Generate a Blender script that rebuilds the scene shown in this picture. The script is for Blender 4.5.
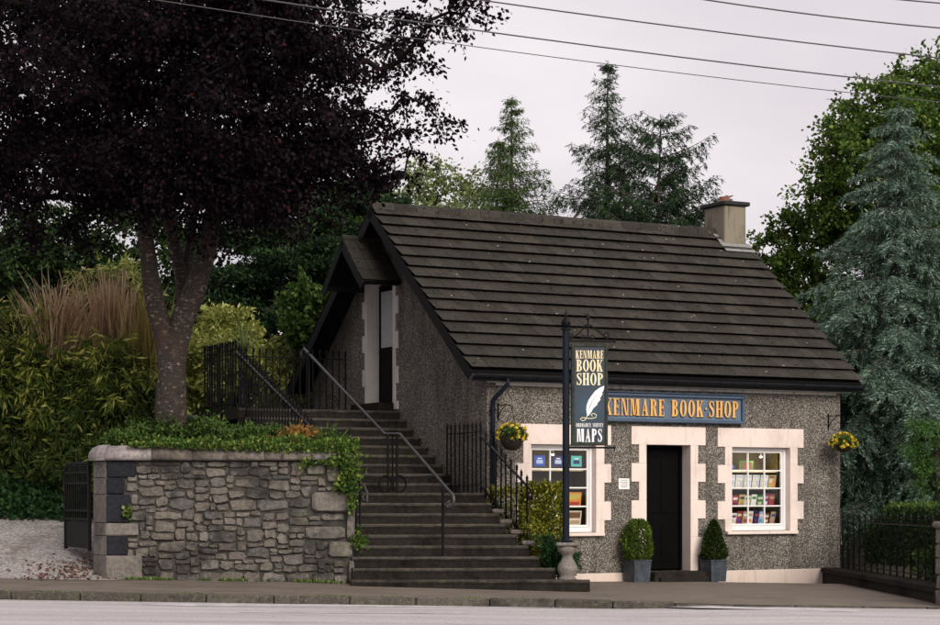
import bpy, math, random
import numpy as np
from mathutils import Matrix, Vector
R = math.radians
random.seed(7)
rng = np.random.default_rng(7)
for o in list(bpy.data.objects): bpy.data.objects.remove(o)
SC = bpy.context.scene
COL = SC.collection

# ------------------------------------------------------------------ camera
FPX, HZ, EYE = 2006.0, 496.7, 1.40          # focal length (px of a 940 px wide frame), horizon row, eye height
cam = bpy.data.cameras.new('camera')
cam.lens = FPX / 940 * 36; cam.sensor_width = 36
cam.shift_y = (HZ - 312.5) / 940
cam.clip_end = 5000; cam.clip_start = .1
camo = bpy.data.objects.new('camera', cam); COL.objects.link(camo)
camo.location = (0, 0, EYE); camo.rotation_euler = (R(90), 0, 0)
SC.camera = camo

# ------------------------------------------------------------------ sky, sun, exposure
SUN_EL, SUN_AZ = 30.0, 152.0                # azimuth measured from +Y towards +X
world = bpy.data.worlds.new('World'); SC.world = world; world.use_nodes = True
nt = world.node_tree; nt.nodes.clear()
sky = nt.nodes.new('ShaderNodeTexSky'); sky.sky_type = 'NISHITA'; sky.sun_disc = False
sky.sun_elevation = R(SUN_EL); sky.sun_rotation = R(SUN_AZ); sky.air_density = 1.0; sky.dust_density = 3.0
skm = nt.nodes.new('ShaderNodeVectorMath'); skm.operation = 'SCALE'; skm.inputs['Scale'].default_value = .042
tc = nt.nodes.new('ShaderNodeTexCoord')
nz = nt.nodes.new('ShaderNodeTexNoise'); nz.inputs['Scale'].default_value = 3.2; nz.inputs['Detail'].default_value = 5; nz.inputs['Roughness'].default_value = .5
mp = nt.nodes.new('ShaderNodeMapping'); mp.inputs['Scale'].default_value = (1, 1, 2.4)
rp = nt.nodes.new('ShaderNodeValToRGB')
rp.color_ramp.elements[0].position = .3; rp.color_ramp.elements[0].color = (.318, .292, .316, 1)
rp.color_ramp.elements[1].position = .72; rp.color_ramp.elements[1].color = (.445, .416, .428, 1)
mx = nt.nodes.new('ShaderNodeMix'); mx.data_type = 'RGBA'; mx.inputs['Factor'].default_value = .95
bg = nt.nodes.new('ShaderNodeBackground'); out = nt.nodes.new('ShaderNodeOutputWorld')
L = nt.links.new
L(sky.outputs[0], skm.inputs[0]); L(tc.outputs['Generated'], mp.inputs[0]); L(mp.outputs[0], nz.inputs[0]); L(nz.outputs[0], rp.inputs[0])
L(skm.outputs[0], mx.inputs['A']); L(rp.outputs[0], mx.inputs['B']); L(mx.outputs['Result'], bg.inputs[0]); L(bg.outputs[0], out.inputs[0])
bg.inputs[1].default_value = 1.0
sl = bpy.data.lights.new('sun', 'SUN'); sl.energy = 1.5; sl.angle = R(35); sl.color = (1, .95, .84)
so = bpy.data.objects.new('sun', sl); COL.objects.link(so)
sd = Vector((math.sin(R(SUN_AZ)) * math.cos(R(SUN_EL)), math.cos(R(SUN_AZ)) * math.cos(R(SUN_EL)), math.sin(R(SUN_EL))))
so.rotation_euler = sd.to_track_quat('Z', 'Y').to_euler(); so.location = sd * 60
SC.view_settings.view_transform = 'Standard'; SC.view_settings.look = 'None'
SC.view_settings.exposure = 1.12; SC.view_settings.gamma = 1
try: SC.cycles.max_bounces = 6; SC.cycles.transparent_max_bounces = 6
except Exception: pass

# ------------------------------------------------------------------ helpers
MW = {}                                     # world matrices by object name
def wm(o):
    return MW.get(o.name, Matrix.Identity(4)) if o else Matrix.Identity(4)
def tag(o, label=None, cat=None, group=None, kind=None):
    if label: o['label'] = label
    if cat: o['category'] = cat
    if group: o['group'] = group
    if kind: o['kind'] = kind
    return o
def thing(name, label, cat, loc=(0, 0, 0), rz=0, group=None):
    o = bpy.data.objects.new(name, None); COL.objects.link(o); o.empty_display_size = .1
    o.location = loc; o.rotation_euler = (0, 0, rz)
    MW[o.name] = Matrix.Translation(Vector(loc)) @ Matrix.Rotation(rz, 4, 'Z')
    return tag(o, label, cat, group)
def link(name, me, parent=None, loc=None, rot=None):
    o = bpy.data.objects.new(name, me); COL.objects.link(o); o.parent = parent
    m = Matrix.Identity(4)
    if rot is not None: o.rotation_euler = rot; m = o.rotation_euler.to_matrix().to_4x4()
    if loc is not None: o.location = loc; m = Matrix.Translation(Vector(loc)) @ m
    MW[o.name] = wm(parent) @ m
    return o
def npmesh(name, V, F, mat, smooth=False):
    """V (n,3) array, F (m,k) array of one face size"""
    V = np.asarray(V, np.float32); F = np.asarray(F, np.int32)
    me = bpy.data.meshes.new(name); m, k = F.shape
    me.vertices.add(len(V)); me.vertices.foreach_set('co', V.ravel())
    me.loops.add(m * k); me.loops.foreach_set('vertex_index', F.ravel())
    me.polygons.add(m); me.polygons.foreach_set('loop_start', np.arange(0, m * k, k, dtype=np.int32))
    if smooth: me.polygons.foreach_set('use_smooth', np.ones(m, bool))
    me.update(calc_edges=True)
    if mat: me.materials.append(mat)
    return me
class MB:
    def __init__(s): s.v = []; s.f = []
    def add(s, vs, fs):
        n = len(s.v); s.v += [tuple(q) for q in vs]; s.f += [tuple(i + n for i in q) for q in fs]; return s
    def box(s, a, b):
        (x0, y0, z0), (x1, y1, z1) = a, b
        return s.add([(x0,y0,z0),(x1,y0,z0),(x1,y1,z0),(x0,y1,z0),(x0,y0,z1),(x1,y0,z1),(x1,y1,z1),(x0,y1,z1)],
                     [(0,3,2,1),(4,5,6,7),(0,1,5,4),(1,2,6,5),(2,3,7,6),(3,0,4,7)])
    def bbox(s, a, b, e=.01):
        """box with chamfered vertical+horizontal front/top edges (all edges)"""
        (x0, y0, z0), (x1, y1, z1) = a, b
        e = min(e, (x1-x0)*.3, (y1-y0)*.3, (z1-z0)*.3)
        vs = []; idx = {}
        for ix, X in enumerate((x0, x1)):
            for iy, Y in enumerate((y0, y1)):
                for iz, Z in enumerate((z0, z1)):
                    dx, dy, dz = (e, -e)[ix], (e, -e)[iy], (e, -e)[iz]
                    idx[ix,iy,iz,0] = len(vs); vs.append((X, Y+dy, Z+dz))
                    idx[ix,iy,iz,1] = len(vs); vs.append((X+dx, Y, Z+dz))
                    idx[ix,iy,iz,2] = len(vs); vs.append((X+dx, Y+dy, Z))
        I = idx; fs = []
        for i in (0, 1):
            q = [I[i,0,0,0], I[i,1,0,0], I[i,1,1,0], I[i,0,1,0]]; fs.append(q if i else q[::-1])
            q = [I[0,i,0,1], I[1,i,0,1], I[1,i,1,1], I[0,i,1,1]]; fs.append(q if not i else q[::-1])
            q = [I[0,0,i,2], I[1,0,i,2], I[1,1,i,2], I[0,1,i,2]]; fs.append(q if i else q[::-1])
            for j in (0, 1):
                q = [I[i,j,0,0], I[i,j,1,0], I[i,j,1,1], I[i,j,0,1]]; fs.append(q if (i == j) else q[::-1])
                q = [I[i,0,j,0], I[i,1,j,0], I[i,1,j,2], I[i,0,j,2]]; fs.append(q if i != j else q[::-1])
                q = [I[0,i,j,1], I[1,i,j,1], I[1,i,j,2], I[0,i,j,2]]; fs.append(q if i == j else q[::-1])
                for k in (0, 1):
                    q = [I[i,j,k,0], I[i,j,k,1], I[i,j,k,2]]; fs.append(q if (i+j+k) % 2 else q[::-1])
        return s.add(vs, fs)
    def tube(s, pts, r, n=6, cap=True):
        pts = [Vector(p) for p in pts]; m = len(pts)
        rs = r if isinstance(r, (list, tuple)) else [r] * m
        base = len(s.v); ref = None
        for i, p in enumerate(pts):
            d = (pts[min(i+1, m-1)] - pts[max(i-1, 0)])
            d = d.normalized() if d.length > 1e-9 else Vector((0, 0, 1))
            if ref is None: ref = d.orthogonal().normalized()
            ref = (ref - d * ref.dot(d)); ref = ref.normalized() if ref.length > 1e-6 else d.orthogonal().normalized()
            b = d.cross(ref)
            for k in range(n):
                a = 2 * math.pi * k / n
                s.v.append(tuple(p + (ref * math.cos(a) + b * math.sin(a)) * rs[i]))
        for i in range(m-1):
            for k in range(n):
                a, b2 = base + i*n + k, base + i*n + (k+1) % n
                s.f.append((a, b2, b2+n, a+n))
        if cap:
            s.f.append(tuple(base + k for k in range(n))[::-1]); s.f.append(tuple(base + (m-1)*n + k for k in range(n)))
        return s
    def lathe(s, prof, n=14, c=(0, 0, 0)):
        base = len(s.v)
        for r, z in prof:
            for k in range(n):
                a = 2*math.pi*k/n; s.v.append((c[0]+r*math.cos(a), c[1]+r*math.sin(a), c[2]+z))
        for i in range(len(prof)-1):
            for k in range(n):
                a, b = base+i*n+k, base+i*n+(k+1) % n
                s.f.append((a, b, b+n, a+n))
        s.f.append(tuple(base+k for k in range(n))[::-1]); s.f.append(tuple(base+(len(prof)-1)*n+k for k in range(n)))
        return s
    def prism(s, poly, fn0, fn1):
        """poly 2d list; fn0/fn1 map (a,b)->3d for the two caps"""
        n = len(poly)
        vs = [fn0(*q) for q in poly] + [fn1(*q) for q in poly]
        fs = [tuple(range(n))[::-1], tuple(range(n, 2*n))] + [(i, (i+1) % n, n+(i+1) % n, n+i) for i in range(n)]
        return s.add(vs, fs)
    def mesh(s, name, mat, smooth=False):
        me = bpy.data.meshes.new(name); me.from_pydata(s.v, [], s.f); me.update()
        import bmesh
        bm = bmesh.new(); bm.from_mesh(me); bmesh.ops.recalc_face_normals(bm, faces=bm.faces); bm.to_mesh(me); bm.free()
        if smooth: me.polygons.foreach_set('use_smooth', [True]*len(me.polygons))
        if mat: me.materials.append(mat)
        return me
    def build(s, name, mat, parent=None, world=False, smooth=False):
        if world and parent:
            inv = wm(parent).inverted(); s.v = [tuple(inv @ Vector(q)) for q in s.v]
        return link(name, s.mesh(name, mat, smooth), parent)
def struct(o): o['kind'] = 'structure'; return o

# ------------------------------------------------------------------ materials
def mat_new(name):
    m = bpy.data.materials.new(name); m.use_nodes = True
    n = m.node_tree; b = n.nodes['Principled BSDF']; return m, n, b
def node(n, t, **kw):
    x = n.nodes.new(t)
    for k, v in kw.items():
        if k in x.inputs: x.inputs[k].default_value = v
        else: setattr(x, k, v)
    return x
def ramp(n, stops):
    r = n.nodes.new('ShaderNodeValToRGB'); e = r.color_ramp.elements
    while len(e) < len(stops): e.new(.5)
    for q, (p, c) in zip(e, stops): q.position = p; q.color = (*c, 1)
    return r
def coords(n, space='Object'):
    if space == 'World':
        g = n.nodes.new('ShaderNodeNewGeometry'); return g.outputs['Position']
    return n.nodes.new('ShaderNodeTexCoord').outputs['Object']
def simple(name, c, rough=.6, metal=0, spec=.5, var=.15, scale=8, bump=0, bscale=60, space='World', coat=0):
    m, n, b = mat_new(name); p = coords(n, space)
    nz = node(n, 'ShaderNodeTexNoise', Scale=scale, Detail=6, Roughness=.6); n.links.new(p, nz.inputs[0])
    lo = tuple(x*(1-var) for x in c); hi = tuple(min(1, x*(1+var)) for x in c)
    r = ramp(n, [(.3, lo), (.7, hi)]); n.links.new(nz.outputs[0], r.inputs[0]); n.links.new(r.outputs[0], b.inputs['Base Color'])
    b.inputs['Roughness'].default_value = rough; b.inputs['Metallic'].default_value = metal; b.inputs['Specular IOR Level'].default_value = spec
    b.inputs['Coat Weight'].default_value = coat
    if bump:
        n2 = node(n, 'ShaderNodeTexNoise', Scale=bscale, Detail=4); n.links.new(p, n2.inputs[0])
        bp = node(n, 'ShaderNodeBump', Strength=bump, Distance=.01); n.links.new(n2.outputs[0], bp.inputs['Height']); n.links.new(bp.outputs[0], b.inputs['Normal'])
    return m
def mixc(n, fac, a, b, mode='MIX'):
    x = n.nodes.new('ShaderNodeMix'); x.data_type = 'RGBA'; x.blend_type = mode
    for v, k in ((fac, 'Factor'), (a, 'A'), (b, 'B')):
        if hasattr(v, 'is_output'): n.links.new(v, x.inputs[k])
        elif k == 'Factor': x.inputs[k].default_value = v
        else: x.inputs[k].default_value = (*v, 1)
    return x.outputs['Result']
def noise(n, p, scale, detail=4, rough=.55):
    z = node(n, 'ShaderNodeTexNoise', Scale=scale, Detail=detail, Roughness=rough); n.links.new(p, z.inputs[0]); return z.outputs[0]
def step(n, v, a, b):
    r = node(n, 'ShaderNodeMapRange'); n.links.new(v, r.inputs[0]); r.inputs[1].default_value = a; r.inputs[2].default_value = b; return r.outputs[0]
def bump(n, b, h, s, d=.01):
    bp = node(n, 'ShaderNodeBump', Strength=s, Distance=d); n.links.new(h, bp.inputs['Height']); n.links.new(bp.outputs[0], b.inputs['Normal'])
def scaled(n, p, s):
    v = node(n, 'ShaderNodeMapping'); v.inputs['Scale'].default_value = s; n.links.new(p, v.inputs[0]); return v.outputs[0]

def m_pebble():
    m, n, b = mat_new('pebbledash'); p = coords(n, 'World')
    v = node(n, 'ShaderNodeTexVoronoi', Scale=56, Randomness=1.0); n.links.new(p, v.inputs['Vector'])
    sep = n.nodes.new('ShaderNodeSeparateColor'); n.links.new(v.outputs['Color'], sep.inputs[0])
    r = ramp(n, [(.0, (.055, .048, .042)), (.22, (.155, .133, .112)), (.5, (.275, .24, .203)), (.8, (.42, .37, .32)), (1, (.60, .55, .49))])
    n.links.new(sep.outputs[0], r.inputs[0])
    big = step(n, noise(n, p, 1.1, 5), .35, .7)
    c = mixc(n, step(n, v.outputs['Distance'], .35, .75), r.outputs[0], (.075, .065, .056))
    c = mixc(n, big, c, mixc(n, 1, c, (.74, .73, .74), 'MULTIPLY'))
    st = step(n, noise(n, scaled(n, p, (2.2, 2.2, .25)), 2.0, 4), .50, .72)          # vertical damp streaks
    c = mixc(n, st, c, mixc(n, 1, c, (.55, .55, .53), 'MULTIPLY'))
    n.links.new(c, b.inputs['Base Color']); b.inputs['Roughness'].default_value = .85
    bump(n, b, v.outputs['Distance'], .9, -.02)
    return m
def m_paint(name, c, dirt=.25):
    m, n, b = mat_new(name); p = coords(n, 'World')
    d = step(n, noise(n, p, 2.2, 7, .65), .5, .85)
    s = step(n, noise(n, scaled(n, p, (5, 5, .6)), 2.5, 5), .55, .8)
    col = mixc(n, d, c, tuple(x*(1-dirt*.6) for x in c)); col = mixc(n, s, col, mixc(n, 1, col, (1-dirt*.5, 1-dirt*.55, 1-dirt*.65), 'MULTIPLY'))
    n.links.new(col, b.inputs['Base Color']); b.inputs['Roughness'].default_value = .7
    bump(n, b, noise(n, p, 70, 4), .25, .006)
    return m
def m_tile():
    m, n, b = mat_new('roof_tile_concrete'); p = coords(n, 'World')
    oi = n.nodes.new('ShaderNodeObjectInfo'); gi = n.nodes.new('ShaderNodeNewGeometry')
    ad = n.nodes.new('ShaderNodeMath'); ad.operation = 'ADD'; n.links.new(oi.outputs['Random'], ad.inputs[0]); n.links.new(gi.outputs['Random Per Island'], ad.inputs[1])
    fr = n.nodes.new('ShaderNodeMath'); fr.operation = 'FRACT'; n.links.new(ad.outputs[0], fr.inputs[0])
    r = ramp(n, [(0, (.026, .022, .018)), (.5, (.036, .031, .026)), (1, (.053, .045, .037))]); n.links.new(fr.outputs[0], r.inputs[0])
    c = mixc(n, step(n, noise(n, p, 3, 6, .7), .4, .75), r.outputs[0], (.022, .019, .016))
    c = mixc(n, step(n, noise(n, p, 26, 4), .58, .72), c, (.085, .075, .06))            # lichen haze
    c = mixc(n, step(n, noise(n, p, 9, 3, .5), .62, .66), c, (.012, .011, .009))      # black moss tufts
    v = node(n, 'ShaderNodeTexVoronoi', Scale=3.1); n.links.new(p, v.inputs['Vector'])
    c = mixc(n, step(n, v.outputs['Distance'], .06, .045), c, (.36, .35, .31))          # pale lichen dots
    n.links.new(c, b.inputs['Base Color']); b.inputs['Roughness'].default_value = .85; b.inputs['Specular IOR Level'].default_value = .2
    bump(n, b, noise(n, p, 90, 5, .7), .5, .006)
    return m
def m_stone(name, stops, stain=.5, moss=.2, scale=1.0, speck=(.42, .39, .37), spec=.3):
    m, n, b = mat_new(name); p = coords(n, 'World')
    oi = n.nodes.new('ShaderNodeObjectInfo'); r = ramp(n, stops); n.links.new(oi.outputs['Random'], r.inputs[0])
    c = mixc(n, step(n, noise(n, p, 14*scale, 6, .7), .35, .7), r.outputs[0], mixc(n, 1, r.outputs[0], (.42, .41, .42), 'MULTIPLY'))
    c = mixc(n, step(n, noise(n, p, 30*scale, 5, .7), .56, .72), c, mixc(n, .55, c, speck))
    if stain: c = mixc(n, step(n, noise(n, p, 1.7, 5, .6), .52, .66), c, mixc(n, 1, c, (1-stain, 1-stain, 1-stain*.95), 'MULTIPLY'))
    if moss: c = mixc(n, step(n, noise(n, p, 3.3, 6, .7), .60, .75), c, (.085, .095, .03))
    n.links.new(c, b.inputs['Base Color']); b.inputs['Roughness'].default_value = .88; b.inputs['Specular IOR Level'].default_value = spec
    bump(n, b, noise(n, p, 45, 8, .75), .9, .025)
    return m
def m_road():
    m, n, b = mat_new('worn_asphalt'); p = coords(n, 'World')
    v = node(n, 'ShaderNodeTexVoronoi', Scale=70); n.links.new(p, v.inputs['Vector'])
    sep = n.nodes.new('ShaderNodeSeparateColor'); n.links.new(v.outputs['Color'], sep.inputs[0])
    r = ramp(n, [(0, (.40, .37, .37)), (.6, (.50, .46, .465)), (1, (.62, .58, .585))]); n.links.new(sep.outputs[0], r.inputs[0])
    st = step(n, noise(n, scaled(n, p, (.12, 1.6, 1)), 1.2, 6, .65), .35, .65)
    c = mixc(n, st, mixc(n, 1, r.outputs[0], (.72, .71, .72), 'MULTIPLY'), r.outputs[0])
    c = mixc(n, step(n, noise(n, p, 1.1, 7, .7), .58, .72), c, mixc(n, 1, c, (.8, .79, .8), 'MULTIPLY'))
    n.links.new(c, b.inputs['Base Color']); b.inputs['Roughness'].default_value = .8
    bump(n, b, v.outputs['Distance'], .35, .008); return m
def m_gravel():
    m, n, b = mat_new('gravel'); p = coords(n, 'World')
    v = node(n, 'ShaderNodeTexVoronoi', Scale=32); n.links.new(p, v.inputs['Vector'])
    sep = n.nodes.new('ShaderNodeSeparateColor'); n.links.new(v.outputs['Color'], sep.inputs[0])
    r = ramp(n, [(0, (.16, .14, .135)), (.5, (.30, .27, .26)), (1, (.5, .46, .45))]); n.links.new(sep.outputs[0], r.inputs[0])
    c = mixc(n, step(n, noise(n, p, 1.5, 5), .5, .72), r.outputs[0], (.13, .105, .08))
    n.links.new(c, b.inputs['Base Color']); b.inputs['Roughness'].default_value = .9
    bump(n, b, v.outputs['Distance'], .9, -.02); return m
def m_pave():
    m, n, b = mat_new('pavement_concrete'); p = coords(n, 'World')
    c = mixc(n, step(n, noise(n, p, 2.0, 7, .65), .35, .7), (.175, .138, .110), (.118, .092, .072))
    c = mixc(n, step(n, noise(n, scaled(n, p, (.35, 3, 1)), 2.5, 6, .7), .48, .6), c, (.070, .054, .038))
    c = mixc(n, step(n, noise(n, p, 55, 3), .5, .7), c, (.165, .14, .12))
    n.links.new(c, b.inputs['Base Color']); b.inputs['Roughness'].default_value = .85
    bump(n, b, noise(n, p, 60, 5), .5, .008); return m
def m_leaf(name, stops, trans=.35, rough=.5):
    m, n, b = mat_new(name); g = n.nodes.new('ShaderNodeNewGeometry')
    r = ramp(n, stops); n.links.new(g.outputs['Random Per Island'], r.inputs[0])
    n.links.new(r.outputs[0], b.inputs['Base Color']); b.inputs['Roughness'].default_value = rough; b.inputs['Specular IOR Level'].default_value = .10 if trans > .13 else .06
    t = n.nodes.new('ShaderNodeBsdfTranslucent'); n.links.new(r.outputs[0], t.inputs[0])
    ms = n.nodes.new('ShaderNodeMixShader'); ms.inputs[0].default_value = trans
    o = n.nodes['Material Output']
    n.links.new(b.outputs[0], ms.inputs[1]); n.links.new(t.outputs[0], ms.inputs[2]); n.links.new(ms.outputs[0], o.inputs[0]); return m
def m_bark(name, c):
    m, n, b = mat_new(name); p = coords(n, 'World')
    w = noise(n, scaled(n, p, (3, 3, 14)), 2.2, 5, .7)
    c2 = mixc(n, step(n, w, .4, .62), c, tuple(x*.45 for x in c)); c2 = mixc(n, step(n, noise(n, scaled(n, p, (1, 1, 2)), 11, 6, .75), .56, .62), c2, tuple(min(.3, x*7) for x in c))
    c2 = mixc(n, step(n, noise(n, p, 2.5, 5), .5, .68), c2, (.045, .022, .017))
    n.links.new(c2, b.inputs['Base Color']); b.inputs['Roughness'].default_value = .8
    bump(n, b, noise(n, scaled(n, p, (1, 1, 3)), 12, 8, .75), 1, .03); return m
M = {}
M['pebble'] = m_pebble()
M['pink'] = m_paint('pink_paint', (.745, .62, .565), .5); M['plinth'] = m_paint('plinth_paint', (.66, .53, .47), .6); M['reveal'] = m_paint('grey_white_paint', (.62, .57, .54), .4)
M['tile'] = m_tile()
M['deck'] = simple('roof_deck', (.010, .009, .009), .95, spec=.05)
M['verge'] = simple('dark_verge', (.014, .013, .013), .7, spec=.12)
M['gutter'] = simple('gutter_black', (.008, .009, .013), .5, var=.3, spec=.2)
M['iron'] = simple('black_iron', (.0035, .0035, .0045), .55, spec=.16, var=.3, scale=20, bump=.15)
M['rail'] = simple('worn_grey_rail', (.055, .053, .056), .42, metal=.2, var=.35, scale=14)
M['navy'] = simple('navy_paint', (.004, .007, .015), .5, var=.3, spec=.2)
M['signblue'] = simple('slate_blue_paint', (.055, .085, .14), .45, var=.2)
M['signblue2'] = simple('pale_slate_paint', (.10, .135, .19), .45, var=.2)
M['gold'] = simple('gold_paint', (.72, .40, .12), .35, var=.12)
M['cream'] = simple('cream_paint', (.78, .66, .42), .5, var=.05)
M['white'] = simple('white_paint', (.80, .78, .79), .4, var=.04)
M['whitedirt'] = m_paint('weathered_white', (.6, .58, .56), 1.2)
M['door'] = simple('dark_door_paint', (.0025, .002, .0022), .5, var=.3, spec=.06)
M['bulbglass'] = None
M['chim'] = m_paint('weathered_render', (.20, .17, .125), 1.5)
M['lead'] = simple('lead_flashing', (.22, .215, .215), .6, var=.25)
M['pot'] = simple('terracotta', (.21, .085, .05), .8, var=.3, bump=.3)
M['cap'] = simple('chimney_cap_concrete', (.012, .012, .013), .8, var=.3)
M['mortar'] = simple('dark_mortar', (.045, .04, .034), .95, var=.5, scale=9, bump=.8, bscale=40)
STST = [(0, (.14, .122, .105)), (.3, (.225, .195, .165)), (.55, (.185, .158, .13)), (.75, (.12, .112, .108)), (.9, (.27, .24, .21)), (1, (.085, .08, .082))]
M['stone'] = m_stone('rubble_stone', STST, .72, .12)
M['stainq'] = m_stone('black_stained_limestone', [(0, (.022, .023, .03)), (1, (.032, .033, .042))], .3, 0, 1, (.09, .085, .085), .15)
M['stonedark'] = m_stone('blackened_stone', [(0, (.012, .013, .020)), (1, (.024, .025, .034))], .3, 0, 1, (.07, .07, .08), .15)
M['quoin'] = m_stone('dressed_limestone', [(0, (.22, .195, .17)), (1, (.28, .25, .22))], .45, .15)
M['coping'] = m_stone('coping_stone', [(0, (.20, .165, .135)), (1, (.30, .26, .235))], .5, .2)
M['copingpale'] = m_stone('pale_coping_stone', [(0, (.40, .35, .345)), (1, (.44, .39, .38))], .5, .05)
M['step'] = m_stone('dark_step_stone', [(0, (.024, .020, .017)), (1, (.038, .032, .027))], .6, .0, 1, (.07, .06, .05), .12)
M['nosing'] = m_stone('pale_nosing_stone', [(0, (.075, .065, .053)), (1, (.115, .10, .083))], .6, .15, 1, (.2, .18, .16), .2)  # paler tone along the front edge of each step
M['baluster'] = m_stone('pale_baluster_stone', [(0, (.27, .235, .21)), (1, (.31, .27, .245))], .6, .25, 1.6)
M['road'] = m_road(); M['gravel'] = m_gravel(); M['pave'] = m_pave()
M['kerb'] = m_stone('kerb_stone', [(0, (.085, .075, .058)), (1, (.14, .125, .10))], .5, .5)
M['soil'] = simple('dark_soil', (.035, .028, .02), .95, var=.4, bump=.8, bscale=20)
M['grassground'] = simple('rough_grass_ground', (.045, .06, .02), .95, var=.4, scale=3, bump=.8, bscale=15)
M['zinc'] = simple('aged_zinc', (.055, .065, .082), .55, metal=.35, var=.5, scale=11)
M['basket'] = simple('dark_coir', (.028, .018, .013), .95, var=.5, scale=30, bump=1, bscale=80)
M['bark'] = m_bark('beech_bark', (.036, .026, .020)); M['barkd'] = m_bark('dark_bark', (.07, .055, .045))
M['twig'] = simple('dark_twig', (.012, .009, .008), .9, spec=.1)
M['beech'] = m_leaf('copper_beech_leaf', [(0, (.004, .0028, .0045)), (.6, (.008, .005, .008)), (.93, (.016, .010, .013)), (1, (.04, .012, .012))], .12, .5)
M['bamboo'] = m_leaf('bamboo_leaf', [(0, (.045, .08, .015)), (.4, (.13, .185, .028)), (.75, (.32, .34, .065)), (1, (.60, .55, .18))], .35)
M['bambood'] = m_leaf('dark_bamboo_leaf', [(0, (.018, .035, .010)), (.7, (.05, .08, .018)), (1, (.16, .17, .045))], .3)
M['strawgrass'] = m_leaf('straw_grass', [(0, (.30, .19, .10)), (.6, (.50, .36, .22)), (1, (.66, .52, .36))], .3, .7)
M['goldgrass'] = m_leaf('golden_cane', [(0, (.16, .14, .035)), (1, (.42, .32, .12))], .3, .7)
M['yshrub'] = m_leaf('yellow_green_leaf', [(0, (.10, .135, .03)), (.6, (.32, .35, .08)), (1, (.60, .58, .22))], .35)
M['gshrub'] = m_leaf('mid_green_leaf', [(0, (.025, .055, .015)), (.7, (.075, .135, .03)), (1, (.17, .23, .06))], .35)
M['ivy'] = m_leaf('ivy_leaf', [(0, (.03, .07, .018)), (.6, (.10, .18, .035)), (1, (.30, .36, .09))], .3)
M['ivyd'] = m_leaf('dark_ivy_leaf', [(0, (.012, .035, .015)), (.8, (.03, .075, .025)), (1, (.06, .12, .035))], .25)
M['golden'] = m_leaf('golden_privet_leaf', [(0, (.035, .055, .010)), (.45, (.13, .155, .02)), (.8, (.40, .37, .05)), (1, (.65, .58, .13))], .35)
M['box'] = m_leaf('box_leaf', [(0, (.03, .06, .012)), (.7, (.10, .16, .025)), (1, (.20, .27, .04))], .3)
M['boxd'] = m_leaf('dark_box_leaf', [(0, (.014, .028, .009)), (.7, (.035, .06, .014)), (1, (.08, .11, .025))], .3)
M['spruce'] = m_leaf('spruce_needle', [(0, (.022, .045, .017)), (.6, (.065, .11, .035)), (1, (.17, .22, .07))], .25, .6)
M['spruced'] = m_leaf('dark_spruce_needle', [(0, (.012, .026, .014)), (.7, (.034, .062, .032)), (1, (.10, .145, .06))], .25, .6)
M['blue'] = m_leaf('blue_cedar_needle', [(0, (.03, .062, .042)), (.5, (.10, .165, .12)), (1, (.32, .42, .33))], .25, .6)
M['cedard'] = m_leaf('dark_cedar_needle', [(0, (.008, .02, .009)), (.7, (.022, .046, .018)), (1, (.055, .10, .032))], .2, .6)
M['syc'] = m_leaf('sycamore_leaf', [(0, (.028, .06, .013)), (.6, (.08, .14, .026)), (.9, (.15, .22, .045)), (1, (.26, .31, .07))], .35)
M['pale'] = m_leaf('pale_green_leaf', [(0, (.09, .13, .045)), (.6, (.19, .24, .09)), (1, (.32, .35, .15))], .4)
M['dgreen'] = m_leaf('deep_green_leaf', [(0, (.010, .022, .009)), (.8, (.027, .052, .015)), (1, (.075, .12, .028))], .25)
M['thuja'] = m_leaf('bright_thuja', [(0, (.03, .075, .02)), (.7, (.07, .16, .035)), (1, (.14, .25, .06))], .3)
M['petal'] = m_leaf('yellow_petal', [(0, (.62, .40, .02)), (.5, (.78, .58, .04)), (1, (.80, .70, .16))], .25)
M['orange'] = m_leaf('orange_leaf', [(0, (.22, .10, .02)), (1, (.35, .2, .06))], .3)

# ------------------------------------------------------------------ place geometry
TH = R(28.42); CT, ST = math.cos(TH), math.sin(TH)
OX, OY = .267, 31.524                       # front left corner of the cottage
HL, HA, ZE, ZR, OH = 7.008, 3.345, 3.37, 6.363, .30   # facade length, half depth, eaves, ridge, overhang
def loc2w(s, t, z=0): return Vector((OX + CT*s - ST*t, OY + ST*s + CT*t, z))
def w2loc(X, Y): return (X-OX)*CT + (Y-OY)*ST, -(X-OX)*ST + (Y-OY)*CT
def at(px, py, Y): return Vector(((px-470)*Y/FPX, Y, EYE + (HZ-py)*Y/FPX))
def F(px, py=None):                         # a pixel on the facade plane
    q = (px-470)/FPX; s = (q*OY - OX)/(CT - q*ST)
    return s if py is None else (s, EYE + (HZ-py)*(OY+ST*s)/FPX)
def GB(px, py=None):                        # a pixel on the gable plane
    q = (px-470)/FPX; u = (OX - q*OY)/(ST + q*CT)
    return u if py is None else (u, EYE + (HZ-py)*(OY+CT*u)/FPX)
def clamp(x, a=0., b=1.): return max(a, min(b, x))
def G(X, Y):                                # pavement level: the street falls gently to the right
    return .058 - .0149*X + .022*max(0, Y-26.3)*clamp((1.5-X)/4)

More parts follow.
